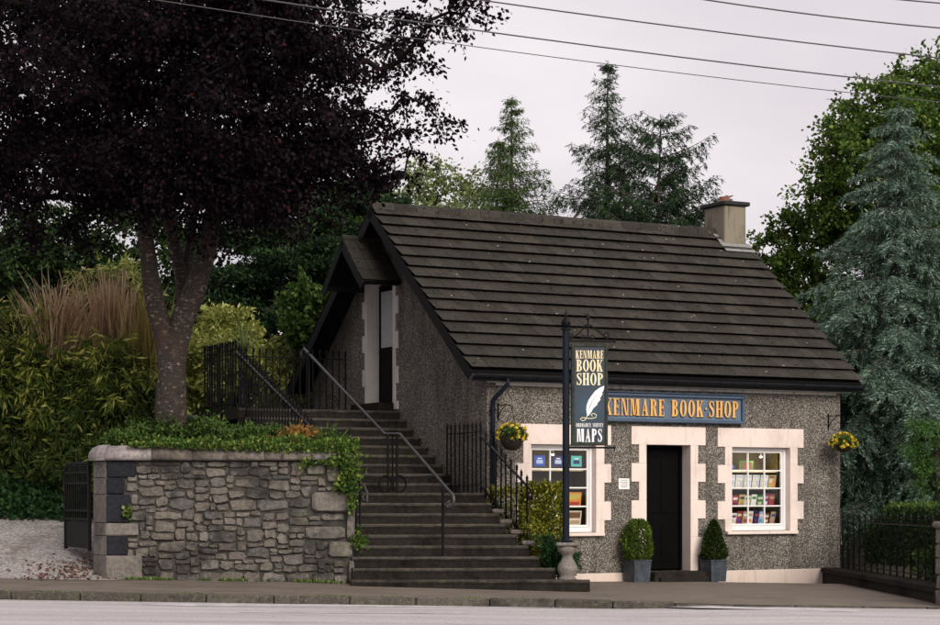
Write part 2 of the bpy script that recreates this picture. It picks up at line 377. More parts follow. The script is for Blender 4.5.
# ------------------------------------------------------------------ ground sheets
def grid(name, x0, x1, nx, y0, y1, ny, fz, mat):
    xs = np.linspace(x0, x1, nx+1); ys = np.linspace(y0, y1, ny+1)
    V = [(x, y, fz(x, y)) for y in ys for x in xs]
    Fc = [(j*(nx+1)+i, j*(nx+1)+i+1, (j+1)*(nx+1)+i+1, (j+1)*(nx+1)+i) for j in range(ny) for i in range(nx)]
    return struct(link(name, npmesh(name, V, Fc, mat, True)))
def groundz(x, y):
    d = -.45 - .0149*clamp(x, -40, 40)
    return d - .25
grid('ground', -900, 900, 30, -300, 1500, 30, groundz, M['grassground'])
grid('road', -60, 60, 60, -40, 26.3, 20, lambda x, y: .058-.0149*x - (.10 if x < 2 else .10-.055*clamp((x-2)/1.2)) , M['road'])
def pavez(x, y): return G(x, y) - .002 - .022*clamp((x-1.6)/1.2)*clamp(1-(y-26.42)/1.8)
grid('pavement', -5.2, 60, 80, 26.42, 33, 14, pavez, M['pave'])
grid('pavement_apron', -60, -5.2, 40, 26.42, 28.9, 6, pavez, M['pave'])
def drivez(x, y):
    return G(x, y) + .004 + .155*max(0, y-29.2)*clamp((y-28.9)/.8) - .02*(x+6)*clamp((y-31)/3)
grid('gravel_drive', -22, -5.1, 40, 28.9, 35.5, 24, drivez, M['gravel'])
def gardenz(x, y):
    s, t = w2loc(x, y)
    k = clamp((y-31.5)/4)
    return 2.0 + .78*k + .04*math.sin(x*3+y*2)
# raised garden behind the stone wall, and the higher land behind it
def garden_mesh():
    mb = MB(); nx, ny = 26, 20
    V = []; Fc = []
    for j in range(ny+1):
        y = 29.45 + (52-29.45)*(j/ny)**1.6
        xl = -5.35 if y < 36 else -5.35 - (y-36)*4
        xl = max(xl, -30)
        sR = -2.95
        tt = (y - OY - ST*sR)/CT; xr = OX + CT*sR - ST*tt
        if y > 36.2: xr = xr + (y-36.2)*3.0
        if y < 30.0: xr = min(xr, -1.95)
        xr = min(xr, 25)
        for i in range(nx+1):
            x = xl + (xr-xl)*i/nx
            V.append((x, y, gardenz(x, y)))
    for j in range(ny):
        for i in range(nx):
            a = j*(nx+1)+i; Fc.append((a, a+1, a+nx+2, a+nx+1))
    top = len(V)
    # skirts at both sides and the front
    for i, (seq) in enumerate(([j*(nx+1) for j in range(ny+1)], [j*(nx+1)+nx for j in range(ny+1)], list(range(nx+1)))):
        b = len(V); V += [(V[k][0], V[k][1], -.6) for k in seq]
        for k in range(len(seq)-1): Fc.append((seq[k], seq[k+1], b+k+1, b+k))
    return V, Fc
v, f_ = garden_mesh(); struct(link('garden_ground', npmesh('garden_ground', v, f_, M['soil'])))
# kerb stones: raised as far as the doorway, sunk beyond it
kx = -11.0; ki = 0
kroot = struct(MB().box((-60, 26.305, -1.2), (60, 26.415, -.9)).build('kerb', M['kerb']))
while kx < 9.5:
    w = .86 + random.uniform(-.12, .14); drop = 0 if kx < 1.6 else .036*clamp((kx-1.6)/1.0)
    zt = G(kx+w/2, 26.3) + .012 - drop + random.uniform(-.006, .006)
    mb = MB().bbox((-w/2+.006, -.065, -.22), (w/2-.006, .065, 0), .016)
    me = mb.mesh('kerb_stone', M['kerb'])
    o = link('kerb_stone', me, kroot, (kx+w/2, 26.36+random.uniform(-.006, .006), zt), (0, R(.85)+random.uniform(-.004, .004), random.uniform(-.006, .006)))
    kx += w
# far kerbing beyond the frame
struct(MB().box((-60, 26.30, -.2), (-11.0, 26.42, .20)).build('kerb_run', M['kerb']))
struct(MB().box((9.9, 26.30, -1.2), (60, 26.42, -.16)).build('kerb_run', M['kerb']))
# faded road paint
m, n, b = mat_new('faded_road_paint'); p = coords(n, 'World')
r_ = ramp(n, [(.40, (.36, .33, .335)), (.66, (.68, .65, .66))]); n.links.new(noise(n, scaled(n, p, (1, 2.5, 1)), 4, 6, .7), r_.inputs[0]); n.links.new(r_.outputs[0], b.inputs['Base Color']); b.inputs['Roughness'].default_value = .8
M['roadpaint'] = m
def roadz(x): return .058-.0149*x - (.10 if x < 2 else .10-.055*clamp((x-2)/1.2))
def stripe(pts):
    # pts: pixels on the road -> metres by intersecting the road plane
    P = []
    for px, py in pts:
        Y = 24.
        for _ in range(12): Y = (EYE - roadz((px-470)*Y/FPX)) * FPX / (py-HZ)
        P.append(((px-470)*Y/FPX, Y))
    mb = MB(); mb.add([(x, y, roadz(x)+.004) for x, y in P], [tuple(range(len(P)))])
    return struct(mb.build('road_marking', M['roadpaint']))
stripe([(138, 604.5), (352, 604.5), (590, 606.0), (590, 608.5), (352, 607), (190, 606.5)])
stripe([(590, 605.3), (708, 606.3), (862, 610.2), (858, 612.3), (822, 611.3), (700, 608.2)])
stripe([(240, 612.2), (470, 613.2), (470, 614.0), (240, 613.0)])

# ------------------------------------------------------------------ cottage
house = thing('cottage', 'grey pebbledash cottage shop with pink window surrounds and dark tiled roof', 'cottage', (OX, OY, 0), TH)
# openings on the facade
WT = 2.557
def zf(py, px): return F(px, py)[1]
W2 = (F(731.5), F(789.5), zf(531, 760), zf(447.5, 760))       # right window: s0,s1,z0,z1
W1 = (F(538.5), F(594.5), W2[2], W2[3])
W1 = (F(595.5)-(W2[1]-W2[0]), F(595.5), W2[2], W2[3])
DO = (F(646), F(690), zf(571, 665), zf(445, 665))
def front_wall():
    xs = sorted({0, HL, W1[0], W1[1], DO[0], DO[1], W2[0], W2[1]}); zs = sorted({-.5, DO[2], W1[2], W1[3], DO[3], ZE-.02})
    mb = MB()
    for i in range(len(xs)-1):
        for j in range(len(zs)-1):
            cx, cz = (xs[i]+xs[i+1])/2, (zs[j]+zs[j+1])/2
            if any(a < cx < b_ and c < cz < d for a, b_, c, d in (W1, W2, DO)): continue
            mb.add([(xs[i], 0, zs[j]), (xs[i+1], 0, zs[j]), (xs[i+1], 0, zs[j+1]), (xs[i], 0, zs[j+1])], [(0, 1, 2, 3)])
    mb.build('front_wall', M['pebble'], house)
front_wall()
def roofz(t): return ZR - (ZR-ZE)*abs(t-HA)/(HA+OH) - .02
GD = (GB(393.5), GB(368.0), EYE + (HZ-403.5)*34.75/FPX, EYE + (HZ-281)*34.75/FPX)   # gable door u0,u1,z0,z1
def gable(s, name, hole):
    mb = MB()
    def poly(ps): mb.add([(s, t, z) for t, z in ps], [tuple(range(len(ps)))])
    rz = lambda t: roofz(t) - .03
    if hole:
        a, b_, c, d = GD
        poly([(0, -.5), (a, -.5), (a, rz(a)), (0, rz(0))])
        poly([(a, -.5), (b_, -.5), (b_, c), (a, c)])
        if a < HA < b_: poly([(a, d), (b_, d), (b_, rz(b_)), (HA, rz(HA)), (a, rz(a))])
        else: poly([(a, d), (b_, d), (b_, rz(b_)), (a, rz(a))])
        if b_ < HA: poly([(b_, -.5), (2*HA, -.5), (2*HA, rz(2*HA)), (HA, rz(HA)), (b_, rz(b_))])
        else: poly([(b_, -.5), (2*HA, -.5), (2*HA, rz(2*HA)), (b_, rz(b_))])
    else: poly([(0, -.5), (2*HA, -.5), (2*HA, rz(2*HA)), (HA, rz(HA)), (0, rz(0))])
    mb.build(name, M['pebble'], house)
gable(0, 'gable_wall', True); gable(HL, 'gable_wall', False)
MB().add([(0, 2*HA, -.5), (HL, 2*HA, -.5), (HL, 2*HA, ZE), (0, 2*HA, ZE)], [(0, 1, 2, 3)]).build('rear_wall', M['pebble'], house)
# painted plinth strip
mbp = MB()
for a, b_ in ((.0, DO[0]-.02), (DO[1]+.02, HL)): mbp.bbox((a, -.022, -.4), (b_, .01, zf(571, 665)-.015), .006)
mbp.build('plinth', M['plinth'], house)
# surrounds: stepped painted blocks, 20 mm proud
def surround(name, op, wide, narrow, rows, depth, lintel_top, sill=None, put=None, proud=.022, mat='pink', rmat='pink'):
    """rows: list of z from lintel bottom downward; alternates narrow, wide ..."""
    a, b_, c, d = op; mb = MB()
    def bx(x0, x1, z0, z1, y0=-proud): mb.bbox((x0, y0, z0), (x1, .004, z1), .005)
    bx(wide[0], wide[1], d, lintel_top)
    zz = d
    for i, z in enumerate(rows):
        w = narrow if i % 2 == 0 else wide
        bx(w[0], a, z, zz); bx(b_, w[1], z, zz); zz = z
    o = mb.build(name, M[mat], house)
    rv = MB()                                # reveals run back into the wall
    for x, sg in ((a, 1), (b_, -1)):
        rv.box((min(x, x-sg*.03), .0045, c), (max(x, x-sg*.03), depth, d))
    rv.box((a, .0045, d), (b_, depth, d+.03))
    if sill is None: pass
    rv.build('reveal', M[rmat], o)
    return o
hh = (WT - W2[3])                            # lintel height
blk = .305
def rows(z0, zend, h, n):
    r = []; z = z0
    while z - h > zend + .02 and len(r) < n: z -= h; r.append(z)
    if z > zend: r.append(zend)
    return r
dw = F(797)-F(789.5); dwl = F(731.5)-F(724.5); ww = F(803)-F(789.5); wwl = F(731.5)-F(717.3)
for nm, W in (('window_surround', W1), ('window_surround', W2)):
    surround(nm, W, (W[0]-wwl, W[1]+ww), (W[0]-dwl, W[1]+dw), rows(W[3], W[2], blk, 9), .16, WT)
surround('door_surround', DO, (F(631), F(705)), (F(638.5), F(697.5)), rows(DO[3], DO[2]-.12, blk, 9), .30, WT)
def window(W, lamps):
    a, b_, c, d = W; y0 = .10
    MB().bbox((a-dwl+.02, -.075, c-.055), (b_+dw-.02, .012, c-.001), .008).build('sill', M['pink'], None)
    w = MB(); e = .052
    # outer casement frame
    w.bbox((a+.002, y0, c+.003), (a+e, y0+.07, d-.003), .006); w.bbox((b_-e, y0, c+.003), (b_-.002, y0+.07, d-.003), .006)
    w.bbox((a+e, y0, d-e), (b_-e, y0+.07, d-.003), .006); w.bbox((a+e, y0, c+.003), (b_-e, y0+.07, c+.085), .006)
    wo = w.build('window', M['white'], house)
    sill = bpy.data.objects['sill']; sill.name = 'window_sill'; sill.parent = wo
    # inner sash
    e2 = e + .004; q = .034; a2, b2, c2, d2 = a+e2, b_-e2, c+.089, d-e2
    s_ = MB(); y1 = y0+.012
    s_.bbox((a2, y1, c2), (a2+q, y1+.045, d2), .005); s_.bbox((b2-q, y1, c2), (b2, y1+.045, d2), .005)
    s_.bbox((a2+q, y1, d2-q), (b2-q, y1+.045, d2), .005); s_.bbox((a2+q, y1, c2), (b2-q, y1+.045, c2+q), .005)
    s_.build('sash', M['white'], wo)
    a3, b3, c3, d3 = a2+q, b2-q, c2+q, d2-q; bw = .011
    nx, nz_ = 3, 4
    for i in range(1, nx):
        x = a3+(b3-a3)*i/nx; MB().bbox((x-bw, y1+.006, c3), (x+bw, y1+.038, d3), .003).build('glazing_bar', M['white'], wo)
    for j in range(1, nz_):
        z = c3+(d3-c3)*j/nz_; MB().bbox((a3, y1+.009, z-bw), (b3, y1+.035, z+bw), .003).build('glazing_bar', M['white'], wo)
    pw, ph = (b3-a3)/nx, (d3-c3)/nz_
    me = MB().box((0, 0, 0), (pw-2*bw, .004, ph-2*bw)).mesh('pane', M['glass'])
    for i in range(nx):
        for j in range(nz_):
            link('pane', me, wo, (a3+pw*i+bw, y1+.02, c3+ph*j+bw), (random.uniform(-.003, .003), 0, random.uniform(-.003, .003)))
    return wo, (a3, b3, c3, d3, pw, ph, y1)
m, n, b = mat_new('window_glass')
gl = n.nodes.new('ShaderNodeBsdfGlossy'); gl.inputs['Roughness'].default_value = .02
tr = n.nodes.new('ShaderNodeBsdfTransparent'); fr_ = n.nodes.new('ShaderNodeFresnel'); fr_.inputs[0].default_value = 1.35
ms = n.nodes.new('ShaderNodeMixShader'); n.links.new(fr_.outputs[0], ms.inputs[0]); n.links.new(tr.outputs[0], ms.inputs[1]); n.links.new(gl.outputs[0], ms.inputs[2])
n.links.new(ms.outputs[0], n.nodes['Material Output'].inputs[0]); M['glass'] = m
w1o, w1g = window(W1, 0); w2o, w2g = window(W2, 1)
# shop door: recessed dark panelled leaf with step
a, b_, c, d = DO
dr = MB().bbox((a+.05, .26, c+.02), (b_-.05, .30, d-.06), .004).build('shop_door', M['door'], house)
fm = MB()
fm.bbox((a+.002, .22, c+.005), (a+.05, .31, d-.003), .004); fm.bbox((b_-.05, .22, c+.005), (b_-.002, .31, d-.003), .004); fm.bbox((a+.05, .22, d-.06), (b_-.05, .31, d-.003), .004)
fm.build('door_frame', M['door'], dr)
for z0, z1 in ((c+.15, c+.78), (c+.95, d-.2)):
    for x0, x1 in ((a+.11, (a+b_)/2-.03), ((a+b_)/2+.03, b_-.11)): MB().bbox((x0, .249, z0), (x1, .2595, z1), .006).build('door_panel', M['door'], dr)
MB().tube([(a+.13, .255, c+.98), (a+.13, .21, c+.98), (a+.13, .21, c+1.14), (a+.13, .255, c+1.14)], .011, 8).build('door_handle', M['rail'], dr)
MB().box((a-.1, .31, c-.1), (b_+.1, .33, d+.1)).build('door_backing', M['deck'], house)
MB().bbox((F(646)-.02, -.30, -.3), (F(708), .26, c-.002), .015).build('door_step', M['step'], house)
MB().bbox((F(649), -.36, -.3), (F(706), -.301, c-.085), .012).build('door_step', M['step'], house)
# upper door in the gable (normal points to -s)
def gsur():
    a, b_, c, d = GD; mb = MB(); mb2 = MB(); wide, nar = .20, .10
    def bx(t0, t1, z0, z1): (mb if t1 <= a+.001 else mb2).bbox((-.022, t0, z0), (.004, t1, z1), .005)
    z = d; k = 0
    while z > c - .1:
        z2 = max(z-.30, c-.12); w = nar if k % 2 == 0 else wide
        bx(a-w, a, z2, z); bx(b_, b_+w, z2, z); z = z2; k += 1
        if z <= c-.119: break
    o = mb.build('upper_door_surround', M['reveal'], house); mb2.build('upper_door_surround', M['reveal'], house)
    rv = MB(); dep = .26
    rv.box((.0045, a-.03, c), (dep, a, d)); rv.box((.0045, b_, c), (dep, b_+.03, d)); rv.box((.0045, a, d), (dep, b_, d+.03)); rv.build('reveal', M['reveal'], o)
    dd = MB().bbox((.20, a+.03, c+.01), (.25, b_-.03, d-.03), .004).build('upper_door', M['door'], house)
    MB().bbox((.188, a+.12, c+1.0), (.1985, b_-.14, d-.14), .004).build('frosted_pane', M['frost'], dd)
    MB().bbox((.188, a+.14, c+.15), (.1985, b_-.14, c+.85), .006).build('door_panel', M['door'], dd)
    MB().bbox((-.32, a-.05, c-.32), (.19, b_+.05, c-.002), .012).build('upper_door_step', M['step'], house)
m, n, b = mat_new('frosted_glass'); p = coords(n, 'World')
v = node(n, 'ShaderNodeTexVoronoi', Scale=60); n.links.new(p, v.inputs['Vector'])
r_ = ramp(n, [(0, (.25, .26, .27)), (1, (.62, .63, .64))]); n.links.new(v.outputs['Distance'], r_.inputs[0]); n.links.new(r_.outputs[0], b.inputs['Base Color']); b.inputs['Roughness'].default_value = .25
bump(n, b, v.outputs['Distance'], .5); M['frost'] = m
gsur()
# little pitched canopy over the upper door
CP, CU0, CU1 = .72, GB(398.5), None
cu = (GD[0]+GD[1])/2; hw = .82; ca_z, ce_z = EYE+(HZ-238)*34.3/FPX, EYE+(HZ-281)*33.9/FPX
cdeck = MB()
def slab(mb, A, B, C, D, th):
    """quad ABCD with thickness along its normal (downwards)"""
    A, B, C, D = map(Vector, (A, B, C, D)); nn = (B-A).cross(D-A).normalized()
    if nn.z < 0: nn = -nn
    q = [A, B, C, D] + [x - nn*th for x in (A, B, C, D)]
    mb.add(q, [(0, 1, 2, 3), (7, 6, 5, 4), (0, 4, 5, 1), (1, 5, 6, 2), (2, 6, 7, 3), (3, 7, 4, 0)])
for sg in (-1, 1): slab(cdeck, (-CP, cu, ca_z), (.0, cu, ca_z), (.0, cu+sg*hw, ce_z), (-CP, cu+sg*hw, ce_z), .04)
cano = cdeck.build('porch_canopy', M['deck'], house)
alp = math.atan2(ca_z-ce_z, hw); sl_len = math.hypot(ca_z-ce_z, hw)
tme = MB().bbox((0, 0, 0), (.315, .36, .02), .006).mesh('tile', M['tile'])
ncol = 3; nrow = 4
for sg in (-1, 1):
    for r in range(nrow):
        for k in range(ncol):
            wdt = (CP+.02)/ncol
            dist = sl_len*(1 - r/nrow)          # distance below ridge at tile's lower edge
            t = cu + sg*math.cos(alp)*dist; z = ca_z - math.sin(alp)*dist + .022
            o = link('tile', tme, cano)
            o.scale = (wdt/.315*.985, sl_len/nrow/.30, 1)
            if sg < 0:
                o.location = (-CP-.02 + wdt*k, t, z); o.rotation_euler = (alp-.05, 0, 0)
            else:
                o.location = (-CP-.02 + wdt*(k+1), t, z); o.rotation_euler = (alp-.05, 0, math.pi)
for sg in (-1, 1):
    bb = MB(); slab(bb, (-CP-.03, cu, ca_z+.01), (-CP-.003, cu, ca_z+.01), (-CP-.003, cu+sg*(hw+.03), ce_z-.03), (-CP-.03, cu+sg*(hw+.03), ce_z-.03), .14); bb.build('barge_board', M['verge'], cano)
MB().tube([(-CP-.02, cu, ca_z+.03), (0, cu, ca_z+.03)], .055, 8).build('ridge_tile', M['tile'], cano)
for sg in (-1, 1):                               # brackets carrying the canopy
    MB().bbox((-CP+.02, cu+sg*(hw-.12)-.03, ce_z-.04), (.0, cu+sg*(hw-.12)+.03, ce_z+.05), .005).build('bracket', M['verge'], cano)

# main roof
S0, S1 = -.439, 7.279
AL = math.atan2(ZR-ZE, HA+OH); SLP = math.hypot(ZR-ZE, HA+OH)
rd = MB()
slab(rd, (S0+.02, HA, ZR-.05), (S1-.02, HA, ZR-.05), (S1-.02, -OH+.03, ZE-.03), (S0+.02, -OH+.03, ZE-.03), .05)
slab(rd, (S0+.02, HA, ZR-.0501), (S1-.02, HA, ZR-.0501), (S1-.02, 2*HA+OH, ZE-.05), (S0+.02, 2*HA+OH, ZE-.05), .05)
roof = rd.build('roof', M['deck'], house)
NR, NC = 15, 26
gau = SLP/NR; tw = (S1-S0)/NC
tmes = []
for k in range(4):
    e = .004
    # tile slab with a shallow centre crown and a chipped corner
    mb = MB(); mb.bbox((.0015, 0, 0), (tw-.0015, gau+.055, .012), e)
    if k:
        mb.v = [(x+random.uniform(-.003, .003), y+random.uniform(-.003, .003), z+random.uniform(-.0015, .0015)) for x, y, z in mb.v]
    tmes.append(mb.mesh('tile', M['tile']))
top = MB()
def tile_tr(r, c):
    dist = SLP*(1 - r/NR) + .02
    return Vector((S0 + tw*(c + (.5 if r % 2 else 0)), HA - math.cos(AL)*dist, ZR - math.sin(AL)*dist + .058))
for r in range(NR):
    for c in range(-1 if r % 2 else 0, NC):
        l = tile_tr(r, c); rot = (AL-.185+random.uniform(-.004, .004), random.uniform(-.0015, .0015), random.uniform(-.002, .002))
        half0 = (r % 2 and c == -1); half1 = (r % 2 and c == NC-1)
        l.y += random.uniform(-.002, .002)
        if r < 11:
            o = link('tile', random.choice(tmes), roof, l, rot)
            if half0: o.location.x = S0; o.scale.x = .5
            if half1: o.scale.x = .5
        else:
            mt = Matrix.LocRotScale(l, __import__('mathutils').Euler(rot), Vector((.5 if (half0 or half1) else 1, 1, 1)))
            if half0: mt.translation.x = S0
            me = tmes[0]
            top.add([mt @ v.co for v in me.vertices], [tuple(p_.vertices) for p_ in me.polygons])
tag(top.build('tile_field', M['tile'], roof), kind='stuff')
bk = MB()
for r in range(NR):
    dist = SLP*(1-r/NR)
    y = HA + math.cos(AL)*dist; z = ZR - math.sin(AL)*dist
    y2 = HA + math.cos(AL)*(dist-gau-.05); z2 = ZR - math.sin(AL)*(dist-gau-.05)
    bk.add([(S0, y, z+.03), (S1, y, z+.03), (S1, y2, z2+.01), (S0, y2, z2+.01), (S0, y, z), (S1, y, z)], [(0, 1, 2, 3), (4, 5, 1, 0)])
tag(bk.build('rear_tile_field', M['tile'], roof), kind='stuff')
x = S0; 
while x < S1-.05:                                # half-round ridge tiles
    l = min(.42, S1-x); pr = [(-.13, -.07), (-.10, .02), (-.05, .065), (0, .08), (.05, .065), (.10, .02), (.13, -.07)]
    j = random.uniform(-.006, .008)
    MB().prism(pr, lambda a, b_: (x+.004, HA+a, ZR+b_+j), lambda a, b_: (x+l-.004, HA+a, ZR+b_+j)).build('ridge_tile', M['tile'], roof); x += l
# verge boards along both gables
for s_, nm in ((S0+.012, 'verge_board'), (S1-.03, 'verge_board')):
    for sg in (-1, 1):
        mb = MB(); y1 = HA+sg*(HA+OH-.02)
        slab(mb, (s_-.01, HA, ZR-.025), (s_+.012, HA, ZR-.025), (s_+.012, y1, ZE-.02), (s_-.01, y1, ZE-.02), .17); mb.build(nm, M['verge'], roof)
# eaves: fascia, flaking white soffit edge, gutter
ef = MB().bbox((S0+.05, -OH+.05, ZE-.17), (S1-.05, -OH+.075, ZE-.03), .003).build('fascia', M['gutter'], house)
MB().bbox((.0, -OH+.076, ZE-.175), (HL, .0, ZE-.15), .003).build('soffit', M['whitedirt'], ef)
MB().bbox((.15, -.026, ZE-.215), (HL-.1, -.003, ZE-.176), .004).build('peeling_strip', M['whitedirt'], ef)
pr = [(-.065, 0), (-.06, -.035), (-.035, -.062), (0, -.072), (.035, -.062), (.05, -.035), (.05, 0), (.042, 0), (.03, -.05), (0, -.06), (-.03, -.05), (-.055, 0)]
gt = MB().prism(pr, lambda a, b_: (S0+.02, -OH-.018+a, ZE-.055+b_), lambda a, b_: (S1-.02, -OH-.018+a, ZE-.055+b_)).build('gutter', M['gutter'], house)
for k in range(9):
    x = S0+.3 + k*.87; MB().prism([(a*1.12, b_*1.12-.002) for a, b_ in pr[:7]], lambda a, b_: (x, -OH-.018+a, ZE-.055+b_), lambda a, b_: (x+.025, -OH-.018+a, ZE-.055+b_)).build('gutter_bracket', M['gutter'], gt)
dpx = .07
MB().tube([(dpx+.12, -OH-.02, ZE-.11), (dpx+.12, -OH-.02, ZE-.22), (dpx, -.07, ZE-.46), (dpx, -.065, ZE-.6), (dpx, -.065, 0.05)], .036, 9).build('downpipe', M['navy'], house, smooth=True)
for z in (2.75, 1.5): MB().lathe([(.046, 0), (.046, .05)], 10, (dpx, -.065, z)).build('pipe_bracket', M['navy'], bpy.data.objects['downpipe'])
# chimney with cap, pot and flashing
cx0, cx1, cy0, cy1 = 6.70, 7.20, HA-.36, HA+.30
def wobble(mb, k=.006): mb.v = [(x+random.uniform(-k, k), y+random.uniform(-k, k), z) for x, y, z in mb.v]; return mb
czb, czt = ZR-.5, EYE+(HZ-203.5)*37.2/FPX
ch = wobble(MB().bbox((cx0, cy0, czb), (cx1, cy1, czt), .02)).build('chimney', M['chim'], house)
MB().bbox((cx0-.05, cy0-.06, czt-.002), (cx1+.05, cy1+.06, czt+.075), .015).build('chimney_cap', M['cap'], ch)
MB().lathe([(.10, 0), (.105, .05), (.095, .07), (.10, .13), (.08, .13), (.075, .06)], 12, ((cx0+cx1)/2, HA, czt+.075)).build('chimney_pot', M['pot'], ch)
fl = MB(); zz = lambda t: roofz(t)+.075
slab(fl, (cx0-.10, cy0+.02, zz(cy0+.02)), (cx0+.27, cy0+.02, zz(cy0+.02)), (cx0+.27, cy0-.20, zz(cy0-.2)), (cx0-.10, cy0-.2, zz(cy0-.2)), .012)
slab(fl, (cx0+.28, cy0+.02, zz(cy0+.02)), (S1-.0, cy0+.02, zz(cy0+.02)), (S1-.0, cy0-.20, zz(cy0-.2)), (cx0+.28, cy0-.2, zz(cy0-.2)), .012)
slab(fl, (cx0-.09, cy0+.03, zz(cy0+.03)), (cx0-.002, cy0+.03, zz(cy0+.03)), (cx0-.002, HA, zz(HA)), (cx0-.09, HA, zz(HA)), .012)
fl.build('flashing', M['lead'], ch)
# dark interior: back of the shop behind the windows
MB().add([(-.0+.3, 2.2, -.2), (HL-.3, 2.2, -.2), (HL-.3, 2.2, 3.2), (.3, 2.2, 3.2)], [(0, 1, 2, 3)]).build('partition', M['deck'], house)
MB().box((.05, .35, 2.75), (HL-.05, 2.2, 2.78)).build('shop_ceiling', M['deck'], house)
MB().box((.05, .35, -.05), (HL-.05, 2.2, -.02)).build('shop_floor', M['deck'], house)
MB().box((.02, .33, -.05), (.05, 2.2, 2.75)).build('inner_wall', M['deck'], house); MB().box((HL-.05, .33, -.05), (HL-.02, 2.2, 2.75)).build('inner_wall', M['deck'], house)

# ------------------------------------------------------------------ lettering: a small condensed serif alphabet built from strokes
def rc(x0, y0, x1, y1): return [(x0, y0), (x1, y0), (x1, y1), (x0, y1)]
def qd(*p): return list(p)
def ring(cx, cy, rx, ry, tx, ty, a0, a1, n=12):
    o = []
    for i in range(n):
        A, B = R(a0+(a1-a0)*i/n), R(a0+(a1-a0)*(i+1)/n)
        o.append([(cx+rx*math.cos(A), cy+ry*math.sin(A)), (cx+rx*math.cos(B), cy+ry*math.sin(B)),
                  (cx+(rx-tx)*math.cos(B), cy+(ry-ty)*math.sin(B)), (cx+(rx-tx)*math.cos(A), cy+(ry-ty)*math.sin(A))])
    return o
def stroke(pts, ws):
    o = []; P = [Vector((*p, 0)) for p in pts]; L_ = []
    for i, p in enumerate(P):
        d = (P[min(i+1, len(P)-1)]-P[max(i-1, 0)]).normalized(); nn = Vector((-d.y, d.x, 0)); L_.append((p+nn*ws[i]/2, p-nn*ws[i]/2))
    for i in range(len(P)-1): o.append([tuple(L_[i][0][:2]), tuple(L_[i+1][0][:2]), tuple(L_[i+1][1][:2]), tuple(L_[i][1][:2])])
    return o
def glyph(ch, T=.17, t=.065, sf=.06, se=.05):
    """polygons in a unit-high cell; T stem, t hairline, sf serif height, se serif overhang; returns (polys, width)"""
    W = .50
    def stem(x, y0=0, y1=1, top=True, bot=True):
        o = [rc(x, y0+(sf if bot else 0), x+T, y1-(sf if top else 0))]
        if bot: o.append(rc(x-se, y0, x+T+se, y0+sf))
        if top: o.append(rc(x-se, y1-sf, x+T+se, y1))
        return o
    x0 = se
    if ch == 'K':
        return stem(x0)+[qd((x0+T, .40), (x0+T, .52), (W-.06, 1-sf), (W+.01, 1-sf)), qd((x0+T+.02, .55), (x0+T+.12, .66), (W+.04, sf), (W-.13, sf)), rc(W-.17, 0, W+.08, sf), rc(W-.14, 1-sf, W+.06, 1)], W+.09
    if ch == 'E':
        w = .44
        return stem(x0)+[rc(x0+T+se, 1-sf, w, 1), rc(x0+T+se, 0, w, sf), rc(x0+T, .49, w-.10, .49+t), rc(w-.105, .40, w-.06, .64), qd((w-.05, 1-sf), (w, 1-sf), (w, .74), (w-.02, .74)), qd((w-.05, sf), (w, sf), (w+.02, .27), (w, .27))], w+.04
    if ch == 'N':
        w = .56
        return [rc(x0, sf, x0+t, 1-.02), rc(0, 0, x0+t+se, sf), rc(0, 1-.045, x0+t, 1), rc(w-t, .02, w, 1-sf), rc(w-t-se, 1-sf, w+se, 1), qd((x0+t, 1), (x0+t+.13, 1), (w-t, .0), (w-t-.13, 0))], w+se
    if ch == 'M':
        w = .72
        return [rc(x0, sf, x0+t, 1-sf), rc(0, 0, x0+t+se, sf), rc(0, 1-sf, x0+t, 1), rc(w-T, sf, w, 1), rc(w-T-se, 0, w+se, sf),
                qd((x0+t, 1), (x0+t+.15, 1), (w/2+.01, .03), (w/2-.10, .03)), qd((w-T-.07, 1), (w-T, 1), (w/2+.06, .03), (w/2+.012, .03)), rc(w, 1-sf, w+se, 1)], w+se
    if ch == 'A':
        w = .58
        return [qd((.07, sf), (.14, sf), (w/2+.0, .92), (w/2-.03, 1)), qd((w/2-.03, 1), (w/2+.06, 1), (w-.04, sf), (w-.22, sf)), rc(0, 0, .22, sf), rc(w-.27, 0, w+.02, sf), rc(.19, .29, w-.24, .29+t)], w+.02
    if ch in 'RPB':
        w = .47; o = stem(x0)
        if ch == 'B':
            o += ring(x0+T, .755, .25, .245, .15, t, -90, 90) + ring(x0+T, .265, .29, .265, .16, t, -90, 90); return o, w+.07
        o += ring(x0+T, .74, .27, .26, .15, t, -90, 90)
        if ch == 'R': o += [qd((x0+T+.05, .47), (x0+T+.20, .50), (w+.05, sf), (w-.12, sf)), rc(w-.12, 0, w+.09, sf)]; return o, w+.09
        return o, w+.02
    if ch in 'OCDQ':
        w = .56
        if ch == 'O': return ring(w/2, .5, w/2, .51, T*.98, t, 0, 360, 28), w
        if ch == 'C': return ring(w/2, .5, w/2, .51, T*.98, t, 50, 310, 22)+[rc(w-.09, .66, w-.04, .96)], w
        return stem(x0)+ring(x0+T, .5, .32, .5, .17, t, -90, 90, 14), w
    if ch == 'S':
        pts = [(.40, .80), (.36, .92), (.25, .965), (.14, .92), (.10, .80), (.14, .67), (.25, .56), (.35, .45), (.41, .31), (.38, .14), (.26, .035), (.13, .07), (.08, .22)]
        ws = [.05, .055, .065, .09, .13, .15, .165, .165, .15, .11, .07, .06, .05]
        return stroke(pts, ws)+[rc(.385, .70, .43, .98), rc(.045, .02, .09, .30)], .48
    if ch == 'H':
        w = .60
        return stem(x0)+stem(w-se-T)+[rc(x0+T, .47, w-se-T, .47+t)], w
    if ch == 'U': return stem(x0, .25, 1, True, False)+[rc(.44, .25, .44+t, 1-sf), rc(.39, 1-sf, .56, 1)]+ring(.277, .25, .228, .25, .12, t, 180, 360, 12), .57
